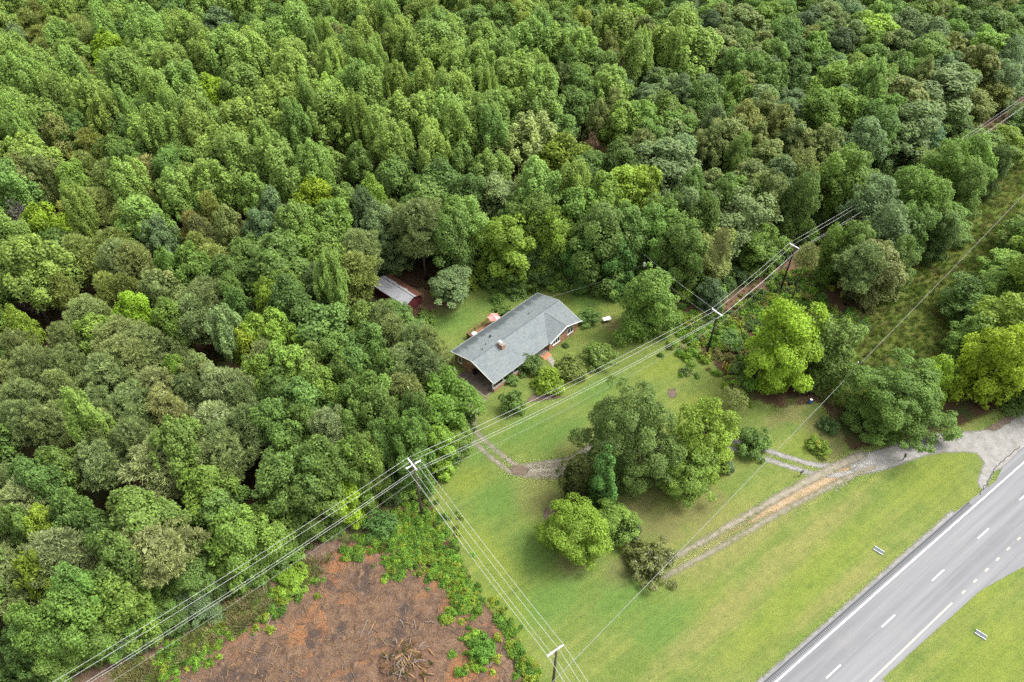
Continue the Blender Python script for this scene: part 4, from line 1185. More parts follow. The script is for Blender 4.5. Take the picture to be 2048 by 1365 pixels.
# tree tops read off the photograph: x,y = top of the crown, width; in the units of six enlargements
LISTS = [
 (0, 0, 2.923, """550,10,110P 795,70,150P 825,10,150P 610,160,180Y 590,120,150y 360,270,150P 215,275,130P 640,290,180P 700,260,140P 1065,65,160P 1140,110,140P 1270,170,200P 1370,180,190P 1180,190,170P 1250,20,220S
 1480,110,220o 1000,340,190P 880,410,150P 1190,415,170Y 1270,440,150Y 940,500,80P 1100,500,200P 560,520,140P 480,440,180P 270,430,120P 670,490,90P 1380,560,220P 1590,440,220P 1690,560,130P 1670,270,180P 1920,490,220P
 980,640,130P 870,620,130P 1110,610,180P 1490,680,130P 1260,730,250P 1580,780,200P 1350,800,200P 1810,800,160P 1820,1010,190Y 1560,1080,150S 40,640,120P 30,540,130P 185,1175,180Y 375,1070,120P 480,730,180V 290,650,160B
 170,660,130B 60,870,160B 160,880,170B 240,900,150B 690,660,160O 830,740,150O 820,910,200v 600,920,200V 370,930,170o 500,1080,250V 390,1100,200V 870,1110,120V 300,80,160V 200,130,150V 420,60,160V 960,180,150V 1000,240,150V 1940,120,120B
 1810,160,80P 1440,60,170O 1700,10,180P 1880,80,80P 1910,230,110P 1230,370,140V 330,580,140V 720,590,150V 60,120,150S 70,210,120S 120,30,150V 230,210,170V 500,170,150V 450,110,150V 1400,330,140V 1780,330,150D 1770,690,150v
 1300,1190,150B 1480,1200,150S 1200,1120,140V 1130,1230,140v 60,1150,150X 1640,560,120O 1770,460,120P 40,290,140P 100,340,150P 400,650,160O 560,640,130V 700,820,170O 950,850,180O 1050,950,170V 680,1180,140V 620,770,160O 460,860,160V"""),
 (700, 0, 2.923, """40,30,130O 120,20,110P 210,0,120P 440,50,70P 350,10,120V 270,80,150P 220,150,130B 490,130,250P 340,150,150P 770,110,170P 720,20,200O 890,0,160O 1060,95,200P 1120,35,120P 750,240,150P 880,200,180P 610,290,160P
 1000,300,220P 950,330,200P 1130,310,90P 1130,370,170P 800,380,90P 40,190,130P 140,210,110P 110,270,100P 30,335,150P 270,340,120P 430,345,130P 100,400,150P 550,420,150P 640,410,170P 290,540,230P 430,530,200P 560,520,200P 600,600,160P
 750,540,200P 820,600,150P 140,600,150P 20,520,100P 240,690,170P 470,715,170P 690,590,180P 1040,650,230p 1140,620,70B 840,760,260A 1420,760,110x 1240,20,200O 1420,20,180O 1560,30,180P 1730,70,150B 1860,130,180P 1700,190,180P 1720,150,100P
 1930,10,200O 2000,150,120S 1520,170,110B 1310,100,180O 1280,240,120O 1440,260,200O 1240,340,120B 1500,370,150B 1340,370,150O 1300,480,180O 1300,520,100s 1460,570,120B 1590,400,150S 1900,420,220S 1850,520,200O 1600,580,220o 1720,560,210o 1560,500,150B
 1720,740,200B 1870,780,320S 1600,800,220O 1210,640,200O 1250,760,240y 850,1000,280S 520,900,260O 430,1000,250O 110,1000,150y 240,900,200O 1050,920,200A 1340,930,150O 150,1160,180S 390,1160,300N 590,1200,200O 1330,1080,220o 1620,950,230y 1740,960,180y 1500,1000,200o
 1120,1100,200O 920,1250,250y 1900,1110,250o 1980,1270,200O 1480,1200,250O 30,820,150O 50,1080,120S 650,820,160O 700,1000,150D 1180,1190,200y 1640,1180,220O 1780,1200,200o"""),
 (1348, 0, 2.923, """60,30,200P 150,150,230P 30,150,100P 230,40,120s 430,10,250B 680,80,160O 700,180,170D 930,0,200N 830,20,180s 1190,50,250y 1400,30,200S 1560,80,180S 1720,20,200O 1880,30,200O 1340,150,170B 1530,170,220O 1830,240,200B 2000,210,150S 1640,360,320S
 1500,320,120B 960,330,220o 1080,340,220o 1220,340,150P 1350,420,280B 1440,580,250S 1900,450,160B 1000,480,220o 880,500,200o 380,270,170O 370,400,160o 60,410,150S 200,440,200O 560,530,170B 440,570,180B 260,590,130S 660,600,150B 330,670,250B 250,690,150B 520,690,130B
 750,690,180B 910,700,200B 1140,670,200S 420,760,140O 50,770,220S 580,800,200B 780,840,170B 1060,830,220o 660,900,200S 580,980,180B 130,960,170O 330,990,180O 100,1080,180S 210,1110,160O 420,1080,280S 800,970,160O 720,330,160D 600,350,150O 1000,140,150s 480,280,150O
 1240,560,200O 1640,600,200O 1780,520,180B 1980,330,150S 1960,60,150O 1340,280,150O"""),
 (0, 400, 2.923, """100,200,260P 400,190,230V 640,210,200N 740,230,200N 890,70,170S 1120,170,150V 1060,250,200o 940,260,150o 1570,170,340O 1540,50,180S 1100,60,120v 90,370,200X 310,400,160V 460,550,220N 320,700,160N 590,420,150V 700,400,150V 890,390,260B
 1150,450,230N 735,520,165Y 650,680,300N 940,560,170o 1090,540,240N 1270,610,140p 1310,410,130O 1350,490,140O 1470,650,180y 1590,640,220y 1640,430,230O 1530,440,140y 1840,340,190S 1890,280,130P 1850,600,330O 1650,830,250o 1780,840,220O 1400,700,150y 120,840,230N
 330,840,180N 560,880,270N 780,730,260N 680,780,280N 290,980,210N 80,1030,200N 900,970,240n 1250,960,280n 1100,890,200B 980,900,120y 1600,1000,250O 1720,1020,230O 1950,760,200O 1990,880,180O 380,1090,150P 520,1080,200N 700,1070,250N 920,1090,230n 1380,1060,200N
 220,1190,230N 70,1160,200N 540,1220,220N 720,1270,200N 1200,1180,270n 1400,1190,230N 980,1270,220P 1230,1290,200N 1640,1300,200O 1900,1210,220n 40,600,130y 30,740,150N 1480,880,200o 1820,980,200o 1550,1150,200O 1060,1000,180N 1750,1190,180O"""),
 (0, 865, 2.731, """490,50,230N 860,0,330n 1180,0,250N 100,140,200O 80,230,250n 230,70,200O 300,330,200O 160,410,160y 690,330,300O 230,540,280n 570,530,250O 780,500,330n 570,790,260o 330,740,190o 310,830,260o 90,930,180o 180,1000,220O 1500,90,250O 1600,70,230O
 1720,30,230O 1850,200,200Y 1640,220,230O 1400,430,230o 1230,440,230o 1320,600,200o 1050,850,170s 640,1030,180s 40,1050,180O 100,650,160y 220,1120,230O 480,1030,230o 1000,700,200O 900,900,170O 420,950,200O 750,900,190o 40,400,170O 420,420,180O 1900,30,200o 1180,700,180O"""),
 (680, 520, 3.413, """270,260,170N 120,260,230O 330,360,190N 480,420,200N 590,440,190N 400,560,250N 150,400,200O 200,750,250o 450,1030,230o 150,1160,200O 250,870,250O 420,760,250N 560,560,200N 60,560,200O 60,950,200O 300,620,180O 330,980,180O 480,880,170O 650,1130,180y 800,1120,180o 60,800,180O 250,1080,180O"""),
]

CLEARPOLY = PX([(60, 1400), (400, 1225), (560, 1130), (740, 1025), (850, 990), (925, 910), (942, 850), (925, 790), (892, 755), (872, 715), (855, 690), (855, 625), (905, 600), (960, 578), (1050, 578), (1140, 580), (1200, 592),
                (1240, 605), (1250, 568), (1290, 560), (1330, 590), (1400, 618), (1440, 600), (1540, 540), (1650, 460), (1900, 285), (2150, 120), (2300, 120), (2300, 1700), (60, 1700)])
HEDGE = PX([(1610, 640), (1690, 655), (1760, 600), (1870, 485), (2010, 340), (2100, 240), (2120, 190), (2020, 265), (1800, 425), (1670, 540)])
ROADSIDE = PX([(2120, 420), (1990, 540), (1880, 680), (1800, 760), (1720, 820), (1720, 840), (1800, 835), (1960, 745), (2120, 660)])
TREES = []      # dicts: species, loc, h, r, col, w (apparent), label


def jig(col, k=0.12):
    f = 1 + rng.normal(0, k); g_ = rng.normal(0, 0.05)
    return (max(0.01, col[0] * f * (1 + g_)), max(0.01, col[1] * f), max(0.005, col[2] * f * (1 - g_)))


def height_from(bx, by, ty):
    b = W(bx, by); lo, hi = 0.2, 40.0
    for _ in range(40):
        md = (lo + hi) / 2
        if to_px((b[0], b[1], md))[1] > ty: lo = md
        else: hi = md
    return b, (lo + hi) / 2


def open_tree(spec, bx, by, ty, w, col, label, cat='tree', name=None):
    if cat == 'shrub': by -= 0.28 * w; ty += 0.10 * w
    b, h = height_from(bx, by, ty)
    r = w / 2 * depth_of((b[0], b[1], h * 0.4)) / FOCAL * 0.87
    TREES.append(dict(spec=spec, loc=b[:2], h=h, r=r, col=jig(COL[col] if isinstance(col, str) else col, 0.03), w=w + 400, label=label, cat=cat, name=name, code=col))


OPEN = [
 ('open_oak', 1250, 940, 800, 190, (0.146, 0.210, 0.050), 'large dark green round oak at the centre of the front lawn'),
 ('open_maple', 1392, 930, 815, 132, 'y', 'yellow green tree crowding the right side of the large oak'),
 ('open_maple', 1362, 975, 895, 118, 'o', 'low bright green tree at the foot of the large oak'),
 ('cedar', 1150, 1000, 912, 80, (0.103, 0.126, 0.032), 'dark brownish cedar left of the large oak'),
 ('conical', 1197, 1015, 895, 84, (0.130, 0.245, 0.050), 'slender green conical tree in front of the dark cedar'),
 ('open_maple', 1143, 1100, 1022, 118, (0.200, 0.310, 0.036), 'lime green rounded maple lowest in the lawn clump'),
 ('open_maple', 1220, 1065, 1020, 88, 'o', 'small mid green tree right of the lime green maple'),
 ('open_maple', 1545, 765, 608, 150, 'Y', 'bright yellow tree by the yellow marker poles'),
 ('edge', 1632, 760, 640, 115, 'O', 'dark green tree half behind the bright yellow tree'),
 ('edge', 1285, 665, 540, 112, 'o', 'tall leafy tree beside the white folding table'),
 ('edge', 1167, 570, 462, 80, (0.096, 0.203, 0.044), 'left of two dark evergreen trees behind the house'),
 ('edge', 1222, 575, 466, 86, (0.107, 0.218, 0.044), 'right of two dark evergreen trees behind the house'),
 ('edge', 1080, 560, 490, 80, 'D', 'dark low tree behind the far end of the roof'),
 ('edge', 1030, 560, 480, 90, 'O', 'green tree behind the middle of the house roof'),
 ('pine', 852, 560, 400, 125, (0.150, 0.203, 0.070), 'tall dull green pine standing right behind the red shed'),
 ('edge', 790, 540, 470, 88, 'S', 'grey green tree right above the tin roofed shed'),
 ('conical', 742, 548, 462, 82, (0.11, 0.21, 0.07), 'dark pointed tree left above the tin roofed shed'),
 ('silver', 903, 612, 545, 100, 'S', 'low grey green tree between the shed and the house'),
 ('edge', 890, 850, 752, 134, (0.160, 0.265, 0.034), 'bright fresh green maple at the wood edge by the carport'),
 ('open_oak', 1772, 850, 748, 196, (0.145, 0.234, 0.044), 'broad dark green tree overhanging the driveway at the road'),
 ('edge', 1945, 800, 658, 112, 'Y', 'tall yellow green tree right of the broad driveway tree'),
 ('edge', 1848, 790, 718, 72, 'Y', 'small yellow topped tree behind the broad driveway tree'),
 ('edge', 1985, 735, 608, 150, 'y', 'rounded yellow green tree above the tall yellow one at the right'),
 ('edge', 2040, 640, 448, 170, 'y', 'large yellow green tree at the right edge beside the meadow'),
 ('edge', 2035, 800, 690, 120, 'O', 'dark green tree at the right edge above the driveway mouth'),
 ('edge', 1915, 730, 640, 100, 'o', 'green tree at the meadow edge behind the yellow trees'),
 ('edge', 2060, 540, 420, 120, 'o', 'green tree at the right edge farthest up the meadow'),
 ('thin_pine', 1581, 604, 484, 58, (0.215, 0.243, 0.070), 'thin pine with a bare dark trunk in the wire corridor'),
 ('thin_pine', 1412, 612, 458, 52, (0.184, 0.203, 0.070), 'thin leaning pine with pale bare trunk at the forest edge'),
 ('edge', 1416, 618, 562, 54, 's', 'small grey green tree at the foot of the pale trunked pine'),
 ('pine', 1690, 610, 490, 115, (0.184, 0.234, 0.070), 'dense olive tree at the lower end of the hedgerow'),
 ('edge', 1735, 580, 505, 110, (0.193, 0.234, 0.070), 'pale olive hedgerow tree beside the meadow'),
 ('airy', 1450, 835, 778, 74, 'A', 'thin see through sapling at the lawn edge near the yellow tree'),
]
for a in OPEN: open_tree(*a)
SHRUBS = [
 ('magnolia', 1296, 1160, 1100, 102, (0.096, 0.117, 0.028), 'dark glossy magnolia shrub near the bottom of the front lawn'),
 ('shrub', 1096, 790, 742, 62, (0.215, 0.330, 0.035), 'lime green shrub beside the front walk'),
 ('shrub', 1138, 765, 712, 58, (0.215, 0.254, 0.055), 'olive feathery shrub at the end of the front walk'),
 ('shrub', 1058, 752, 708, 54, (0.107, 0.182, 0.051), 'dark shrub growing up to the front eave'),
 ('magnolia', 1198, 742, 690, 70, (0.129, 0.203, 0.034), 'dense round holly right of the front walk'),
 ('shrub', 1173, 655, 622, 50, 'O', 'round green shrub at the right end of the house'),
 ('shrub', 1033, 600, 563, 44, 'O', 'green shrub alone behind the roof ridge'),
 ('shrub', 996, 610, 588, 26, 'o', 'small light green bush in the back yard'),
 ('magnolia', 1004, 636, 612, 40, (0.107, 0.162, 0.029), 'dark shrub right beside the red umbrella'),
 ('shrub', 1021, 772, 750, 34, 'O', 'small shrub against the low carport wall'),
 ('shrub', 1027, 832, 784, 50, 'O', 'dark green shrub below the carport on the lawn'),
 ('shrub', 1131, 697, 687, 15, 'D', 'tiny round bush under the front windows'),
 ('shrub', 1452, 946, 925, 32, 's', 'small grey green bush at the foot of the yellow green tree'),
 ('shrub', 1502, 918, 862, 68, 'O', 'round dark green shrub between the driveway tracks'),
 ('blossom', 1635, 912, 880, 50, 'y', 'orange flowering shrub beside the driveway'),
 ('shrub', 1340, 655, 622, 54, 'o', 'low leafy bush between the tall leafy tree and the lawn edge'),
 ('shrub', 1255, 1085, 1040, 44, 's', 'grey twiggy bush right of the lime green maple'),
 ('shrub', 1460, 700, 665, 52, 'O', 'tall weedy bush just right of the dark utility pole'),
 ('shrub', 1400, 680, 655, 44, 'o', 'low weedy bush just left of the dark utility pole'),
 ('shrub', 1480, 760, 725, 50, 'O', 'leafy bush beside the yellow marker poles'),
 ('shrub', 760, 1075, 1030, 62, (0.119, 0.234, 0.059), 'dark green bush below the corner pole at the clearing'),
 ('shrub', 965, 1320, 1288, 52, (0.129, 0.283, 0.039), 'bright green bush alone on the cleared soil'),
 ('shrub', 588, 1180, 1145, 62, (0.215, 0.345, 0.039), 'lime green bush at the left edge of the cleared soil'),
 ('shrub', 1655, 868, 838, 40, 'D', 'dark bush under the left side of the broad driveway tree'),
]
for a in SHRUBS: open_tree(*a, cat='shrub')
EDGE = [(1974, 266, 80, 18, 'o'), (1926, 276, 88, 18, 'o'), (1851, 328, 92, 18, 'o'), (1769, 346, 92, 18, 'S'), (1793, 405, 88, 17, 'S'), (1692, 441, 56, 15, 'o'), (1846, 400, 74, 16, 'O'), (2018, 284, 46, 15, 'D'),
        (1888, 352, 74, 17, 'o'), (1960, 330, 60, 15, 'O'), (1730, 440, 70, 16, 'O'), (1770, 480, 90, 15, (0.215, 0.263, 0.099)), (1820, 470, 70, 14, 'O'), (1900, 420, 60, 13, 'D'), ]
edge_words = ['far end', 'second from the far end', 'third from the far end', 'fourth from the far end', 'middle', 'shortest bright one', 'meadow side', 'dark one at the far end', 'lower far end', 'dark meadow foot', 'corridor side', 'pale olive lower end',
              'lower meadow side', 'dark middle foot', 'right edge', 'right edge top']
for (x, y, w, h, c), wd in zip(EDGE, edge_words):
    p = W(x, y + w * 0.08, h); col = COL[c] if isinstance(c, str) else c
    r = w / 2 * depth_of(p) / FOCAL
    TREES.append(dict(spec='edge', loc=p[:2], h=h, r=r, col=jig(col, 0.04), w=w + 300, label=None, cat='tree', name=None, code=c, hedge=True))
n_special = len(TREES)
for ox, oy, sc, txt in LISTS:
    for tok in txt.split():
        x, y, rest = tok.split(','); wv = float(rest[:-1]); code = rest[-1]
        px, py, w = ox + float(x) / sc, oy + float(y) / sc, wv / sc
        spec, h = KIND[code]
        if py > 560: h *= 0.92
        h *= rng.uniform(0.94, 1.06)
        dome_shift = 0.05 if spec == 'poplar' else 0.10
        p = W(px, py + w * dome_shift, h)
        while h > 5 and poly_sd(p[None, :2], CLEARPOLY)[0] > -2.2:      # its foot stays out of the cleared land
            h -= 0.5; p = W(px, py + w * dome_shift, h)
        r = w / 2 * depth_of(p) / FOCAL * (1.34 if spec == 'poplar' else 1.24)
        TREES.append(dict(spec=spec, loc=p[:2], h=h, r=r, col=jig(COL[code], 0.10), w=w, label=None, cat='tree', name=None, code=code))
SHED_PX = [(790, 560), (812, 574), (832, 590), (843, 606)]
def hides_shed(t):
    tx, ty = to_px((*t['loc'], t['h'] * 0.97)); bx, by = to_px((*t['loc'], t['h'] * 0.4))
    dep = depth_of((*t['loc'], t['h'] * 0.7)); rp = t['r'] * FOCAL / dep
    if t['loc'][1] > 113: return False
    return any(abs(x - tx) < rp * 1.0 and ty - 0.25 * rp < y < by + rp for x, y in SHED_PX)
for t in [t for t in TREES[n_special:] if hides_shed(t)]:
    while t['h'] > 8 and hides_shed(t): t['h'] -= 0.5; t['r'] *= 0.985
    if hides_shed(t): TREES.remove(t); print('dropped', t['code'])
# woodland trees whose foot stands at the wood edge are leafy right down
L_ = np.array([t['loc'] for t in TREES]); sdc = poly_sd(L_, CLEARPOLY)
for i, t in enumerate(TREES):
    if i >= n_special and t['spec'] in ('oak', 'catkin', 'silver', 'poplar') and sdc[i] > -9:
        t['spec'] = 'edge'
    if i >= n_special and sdc[i] > 0.5:
        print('# in clear:', t['code'], np.round(to_px((*t['loc'], 0)), 0), np.round(to_px((*t['loc'], t['h'])), 0), round(float(sdc[i]), 1))

# fill the woods between the trees that were read off the photograph
FILL = []
step = 5.6
pts = []
for gy in np.arange(22, 268, step):
    for gx in np.arange(-205, 215, step):
        x = gx + rng.uniform(-2.2, 2.2); y = gy + rng.uniform(-2.2, 2.2)
        px, py = to_px((x, y, 12))
        if -160 < px < 2210 and -70 < py < 1500: pts.append((x, y))
pts = np.array(pts)
s1 = poly_sd(pts, CLEARPOLY); s2 = poly_sd(pts, HEDGE); s3 = poly_sd(pts, ROADSIDE)
TL = np.array([t['loc'] for t in TREES if t['cat'] == 'tree']); TR = np.array([t['r'] for t in TREES if t['cat'] == 'tree'])
for (x, y), a, b, c in zip(pts, s1, s2, s3):
    if not (a < -2.0 or b > 0.5 or c > 0.5): continue
    if np.hypot(*(np.array((x, y)) - np.array([-23.5, 113.0]))) < 5.6: continue
    if y > 135 and rng.uniform() < 0.38: continue
    dd = np.hypot(TL[:, 0] - x, TL[:, 1] - y)
    if (dd < TR * 0.72 + 1.8).any(): continue
    if b > 0.5 or c > 0.5: code = random.choice('oOOyS'); spec = 'edge'; h = rng.uniform(9, 13)
    else:
        if x < -20 and y < 108: code = random.choice('NNNNnOOoO')
        elif x < -20: code = random.choice('PPPPVVOOo' if y > 125 else 'VVNNOOPo')
        elif x < 35: code = random.choice('PPPOOo')
        else: code = random.choice('OOooBSS')
        spec, h = KIND[code]; h *= rng.uniform(0.76, 0.94)
        if a > -9 and spec not in ('pine', 'scrub'): spec = 'edge'; h *= 0.85
        if a > -6: h *= 0.85
    ft = dict(spec=spec, loc=np.array((x, y)), h=h, r=rng.uniform(3.4, 5.0) * (1.2 if y > 135 else 1.0), col=jig(COL[code], 0.12), w=0, label=None, cat='tree', name=None, code=code)
    if not hides_shed(ft): FILL.append(ft)

tree_only = sorted([t for t in TREES if t['cat'] == 'tree'], key=lambda t: -t['w'])
SINGLE = tree_only[:300] + [t for t in TREES if t['cat'] == 'shrub']
REST = tree_only[300:] + FILL
print('trees listed', len(tree_only), 'single', len(SINGLE), 'rest', len(REST))


# ---- labels
ORD = 'first second third fourth fifth sixth seventh eighth ninth tenth eleventh twelfth thirteenth fourteenth fifteenth sixteenth seventeenth eighteenth nineteenth twentieth'.split()
LOOK = {'P': 'bright green pointed poplar', 'p': 'pale green pointed poplar', 'N': 'olive round topped pine', 'n': 'pale grey green pine', 'V': 'feathery olive scrub pine', 'v': 'brownish feathery scrub pine',
        'O': 'mid green round oak', 'o': 'fresh green round oak', 'D': 'very dark green oak', 'B': 'brown tinged green oak', 'S': 'grey green silvery maple', 's': 'dark blue green maple',
        'Y': 'yellow green broadleaf tree', 'y': 'yellowish green oak', 'X': 'bare grey dead tree', 'x': 'reddish brown dead tree', 'A': 'thin crowned tree with bare limbs'}


def zone(t):
    if t.get('hedge'): return 'the hedgerow by the meadow'
    px, py = to_px((*t['loc'], t['h']))
    if py < 115: return 'the uppermost forest ' + ('at the left' if px < 420 else 'left of middle' if px < 800 else 'in the middle' if px < 1200 else 'right of middle' if px < 1620 else 'at the right')
    if py < 240: return 'the far forest ' + ('at the left' if px < 350 else 'left of the shed' if px < 740 else 'behind the shed' if px < 1000 else 'behind the house' if px < 1300 else 'behind the corridor' if px < 1650 else 'at the right edge')
    if py < 400: return 'the middle forest ' + ('at the left edge' if px < 350 else 'left of the shed' if px < 740 else 'behind the shed' if px < 1000 else 'behind the house' if px < 1330 else 'above the wire corridor')
    if py < 560: return 'the near woods ' + ('at the left edge' if px < 300 else 'left of the shed' if px < 560 else 'next to the shed' if px < 900 else 'behind the house' if px < 1240 else 'behind the transformer pole')
    if py < 760: return 'the left woods ' + ('at the photo edge' if px < 240 else 'level with the house' if px < 560 else 'nearest the house')
    if py < 930: return 'the left woods ' + ('at the lower edge' if px < 240 else 'above the wires' if px < 560 else 'nearest the carport')
    return 'the lower left wood edge' if px < 250 else 'the wood edge above the cleared soil'


groups = {}
for t in SINGLE:
    if t['label'] is None:
        if t['code'] in LOOK: t['look'] = LOOK[t['code']]
        else: t['look'] = 'pale olive tree'
        groups.setdefault((t['look'], zone(t)), []).append(t)
for (look, zn), ts in groups.items():
    ts.sort(key=lambda t: to_px((*t['loc'], t['h']))[0])
    for i, t in enumerate(ts):
        t['label'] = f'{look} in {zn}' if len(ts) == 1 else (f'{ORD[i]} {look} from left in {zn}' if i < 20 else f'last {look} from left in {zn}')
        t['zone'] = zn

# ---- build the single trees: an empty at the foot, crown and trunk as parts
counter = {}
def variant_for(t):
    L = SPEC[t['spec']]; k = counter.get(t['spec'], 0); counter[t['spec']] = k + 1
    return L[k % len(L)]


for t in SINGLE:
    cm, tm, H, R = variant_for(t)
    nm = t['name'] or NAME.get(t['spec'], 'tree')
    if t['cat'] == 'tree' and t['spec'] == 'edge' and not t.get('hedge'): nm = 'leafy_tree'
    e = empty(nm, (t['loc'][0], t['loc'][1], 0), rng.uniform(0, 6.283))
    s = t['r'] / R
    e.scale = (s * rng.uniform(0.94, 1.06), s * rng.uniform(0.94, 1.06), t['h'] / H)
    tag(e, t['label'], t['cat'], 'woodland trees' if t.get('zone') and not t.get('hedge') else ('hedgerow trees' if t.get('hedge') else None))
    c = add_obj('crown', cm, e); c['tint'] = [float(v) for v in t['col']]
    add_obj('trunk', tm, e)


# ---- one object for what nobody could count: instances on points
def stuff_instances(name, items, protos):
    """items: (proto index, location, rotation z, scale xyz, colour)"""
    col = bpy.data.collections.new(name + ' pieces')
    for i, meshes in enumerate(protos):
        bm_objs = []
        if len(meshes) == 1: me = meshes[0]
        else:
            me = bpy.data.meshes.new(f'{name} piece {i}')
            bm = bmesh.new()
            for k, q in enumerate(meshes):
                n0 = len(bm.faces); bm.from_mesh(q); bm.faces.ensure_lookup_table()
                for f in bm.faces[n0:]: f.material_index = k
            bm.to_mesh(me); bm.free()
            for q in meshes: me.materials.append(q.materials[0])
        o = bpy.data.objects.new(f'{name}_piece_{i:03d}', me); col.objects.link(o)
    me = bpy.data.meshes.new(name)
    me.vertices.add(len(items)); me.vertices.foreach_set('co', np.array([q[1] for q in items], np.float32).ravel())
    def att(nm, typ, vals, field='value'):
        a = me.attributes.new(nm, typ, 'POINT'); a.data.foreach_set(field, np.array(vals).ravel())
    att('pick', 'INT', np.array([q[0] for q in items], np.int32))
    att('rot', 'FLOAT_VECTOR', np.array([(0, 0, q[2]) for q in items], np.float32), 'vector')
    att('scl', 'FLOAT_VECTOR', np.array([q[3] for q in items], np.float32), 'vector')
    att('tint', 'FLOAT_VECTOR', np.array([q[4] for q in items], np.float32), 'vector')
    me.update()
    o = add_obj(name, me)
    ng = bpy.data.node_groups.new(name + ' scatter', 'GeometryNodeTree')
    ng.interface.new_socket('Geometry', in_out='INPUT', socket_type='NodeSocketGeometry')
    ng.interface.new_socket('Geometry', in_out='OUTPUT', socket_type='NodeSocketGeometry')
    gi = ng.nodes.new('NodeGroupInput'); go = ng.nodes.new('NodeGroupOutput')
    iop = ng.nodes.new('GeometryNodeInstanceOnPoints'); ci = ng.nodes.new('GeometryNodeCollectionInfo')
    ci.inputs['Collection'].default_value = col; ci.inputs['Separate Children'].default_value = True; ci.inputs['Reset Children'].default_value = True
    iop.inputs['Pick Instance'].default_value = True
    def named(nm, typ):
        n = ng.nodes.new('GeometryNodeInputNamedAttribute'); n.data_type = typ; n.inputs['Name'].default_value = nm; return n.outputs[0]
    m2p = ng.nodes.new('GeometryNodeMeshToPoints')
    lk = ng.links.new
    lk(gi.outputs[0], m2p.inputs[0]); lk(m2p.outputs[0], iop.inputs['Points']); lk(ci.outputs[0], iop.inputs['Instance'])
    lk(named('pick', 'INT'), iop.inputs['Instance Index']); lk(named('rot', 'FLOAT_VECTOR'), iop.inputs['Rotation']); lk(named('scl', 'FLOAT_VECTOR'), iop.inputs['Scale'])
    lk(iop.outputs[0], go.inputs[0])
    md = o.modifiers.new('scatter', 'NODES'); md.node_group = ng
    tag(o, kind='stuff')
    return o


flat = []; index = {}
for k, L in SPEC.items():
    for i, (cm, tm, H, R) in enumerate(L):
        if k in ('shrub', 'magnolia', 'blossom', 'open_oak', 'open_maple', 'weed', 'cedar', 'conical', 'thin_pine', 'airy'): continue
        index[(k, i)] = len(flat); flat.append([cm, tm])
items = []
for t in REST:
    L = SPEC[t['spec']]
    if t['spec'] in ('airy',): continue
    i = rng.integers(len(L)); H, R = L[i][2], L[i][3]; s = t['r'] / R
    items.append((index[(t['spec'], i)], (*t['loc'], 0.0), rng.uniform(0, 6.283), (s, s, t['h'] / H), t['col']))
fo = stuff_instances('forest', items, flat)
fo['label'] = 'the smaller trees filling the woods between the larger ones'; fo['category'] = 'forest'

# undergrowth, weeds, tufts
def scatter_in(poly, n, smin=0.0):
    b = bounds_of(poly, 0); out = []
    while len(out) < n:
        P = np.column_stack([rng.uniform(b[0], b[1], 4000), rng.uniform(b[2], b[3], 4000)])
        out += list(P[poly_sd(P, poly) > smin])
    return out[:n]


weeds = [[m_[0]] for m_ in SPEC['weed']]; shr = [[m_[0]] for m_ in SPEC['shrub']]
tufts = [[tuft_mesh(s)] for s in range(4)]
NW = len(weeds)
items = []
# understory along the wood edge
edge_line = np.array(CLEARPOLY[:27])
for i in range(len(edge_line) - 1):
    a, b = edge_line[i], edge_line[i + 1]; Ls = np.hypot(*(b - a)); nn = np.array([-(b - a)[1], (b - a)[0]]) / Ls
    for k in range(int(Ls / 1.0)):
        q = a + (b - a) * rng.uniform() + nn * rng.uniform(0.2, 5.0) * (1 if poly_sd((a + nn)[None], CLEARPOLY)[0] < 0 else -1)
        if np.hypot(*(q - np.array([-23.5, 113.0]))) < 7: continue
        s = rng.uniform(0.5, 1.2)
        items.append((NW + rng.integers(len(shr)), (*q, 0), rng.uniform(0, 6.28), (s * 1.2, s * 1.2, s), jig(COL[random.choice('OoODy')], 0.2)))
stuff_instances('undergrowth', items, weeds + shr)
items = []
def weed_patch(cx, cy, rx, ry, n, cols, smin=0.6, smax=1.6, up=1.0):
    c = W(cx, cy)[:2]
    ca, sa = math.cos(math.radians(34.7)), math.sin(math.radians(34.7))
    for _ in range(n):
        u, v = rng.normal(0, 0.5, 2); d_ = np.array([u * rx * ca - v * ry * sa, u * rx * sa + v * ry * ca])
        s = rng.uniform(smin, smax); items.append((int(rng.integers(NW)), (*(c + d_), 0), rng.uniform(0, 6.28), (s, s, s * up * rng.uniform(0.7, 1.3)), jig(random.choice(cols), 0.18)))
GRN = [(0.151, 0.289, 0.037), (0.195, 0.328, 0.037), (0.119, 0.231, 0.037), (0.259, 0.338, 0.047)]
for a in [(845, 1065, 4.5, 5, 110), (815, 1100, 4, 4, 60), (872, 1115, 2.5, 5, 55), (905, 1160, 2.2, 4.5, 45), (932, 1205, 2, 3.5, 35), (800, 1045, 5, 3, 40), (590, 1170, 4, 2.5, 40), (560, 1190, 6, 2, 50), (480, 1240, 6, 3, 55), (350, 1320, 6, 3, 70),
          (400, 1290, 6, 3, 40), (730, 1090, 2, 2, 14), (700, 1110, 1.5, 1.5, 10), (960, 1310, 3, 2, 20), (790, 1140, 1.5, 2, 10), (945, 1275, 1.2, 1, 8), (895, 1235, 1.2, 0.6, 8), (1030, 1300, 1.2, 3, 14), (1048, 1335, 1.2, 4, 20), (1005, 1240, 1.2, 3, 12)]:
    weed_patch(*a[:4], int(a[4] * 2.0), GRN, 0.22, 0.7)
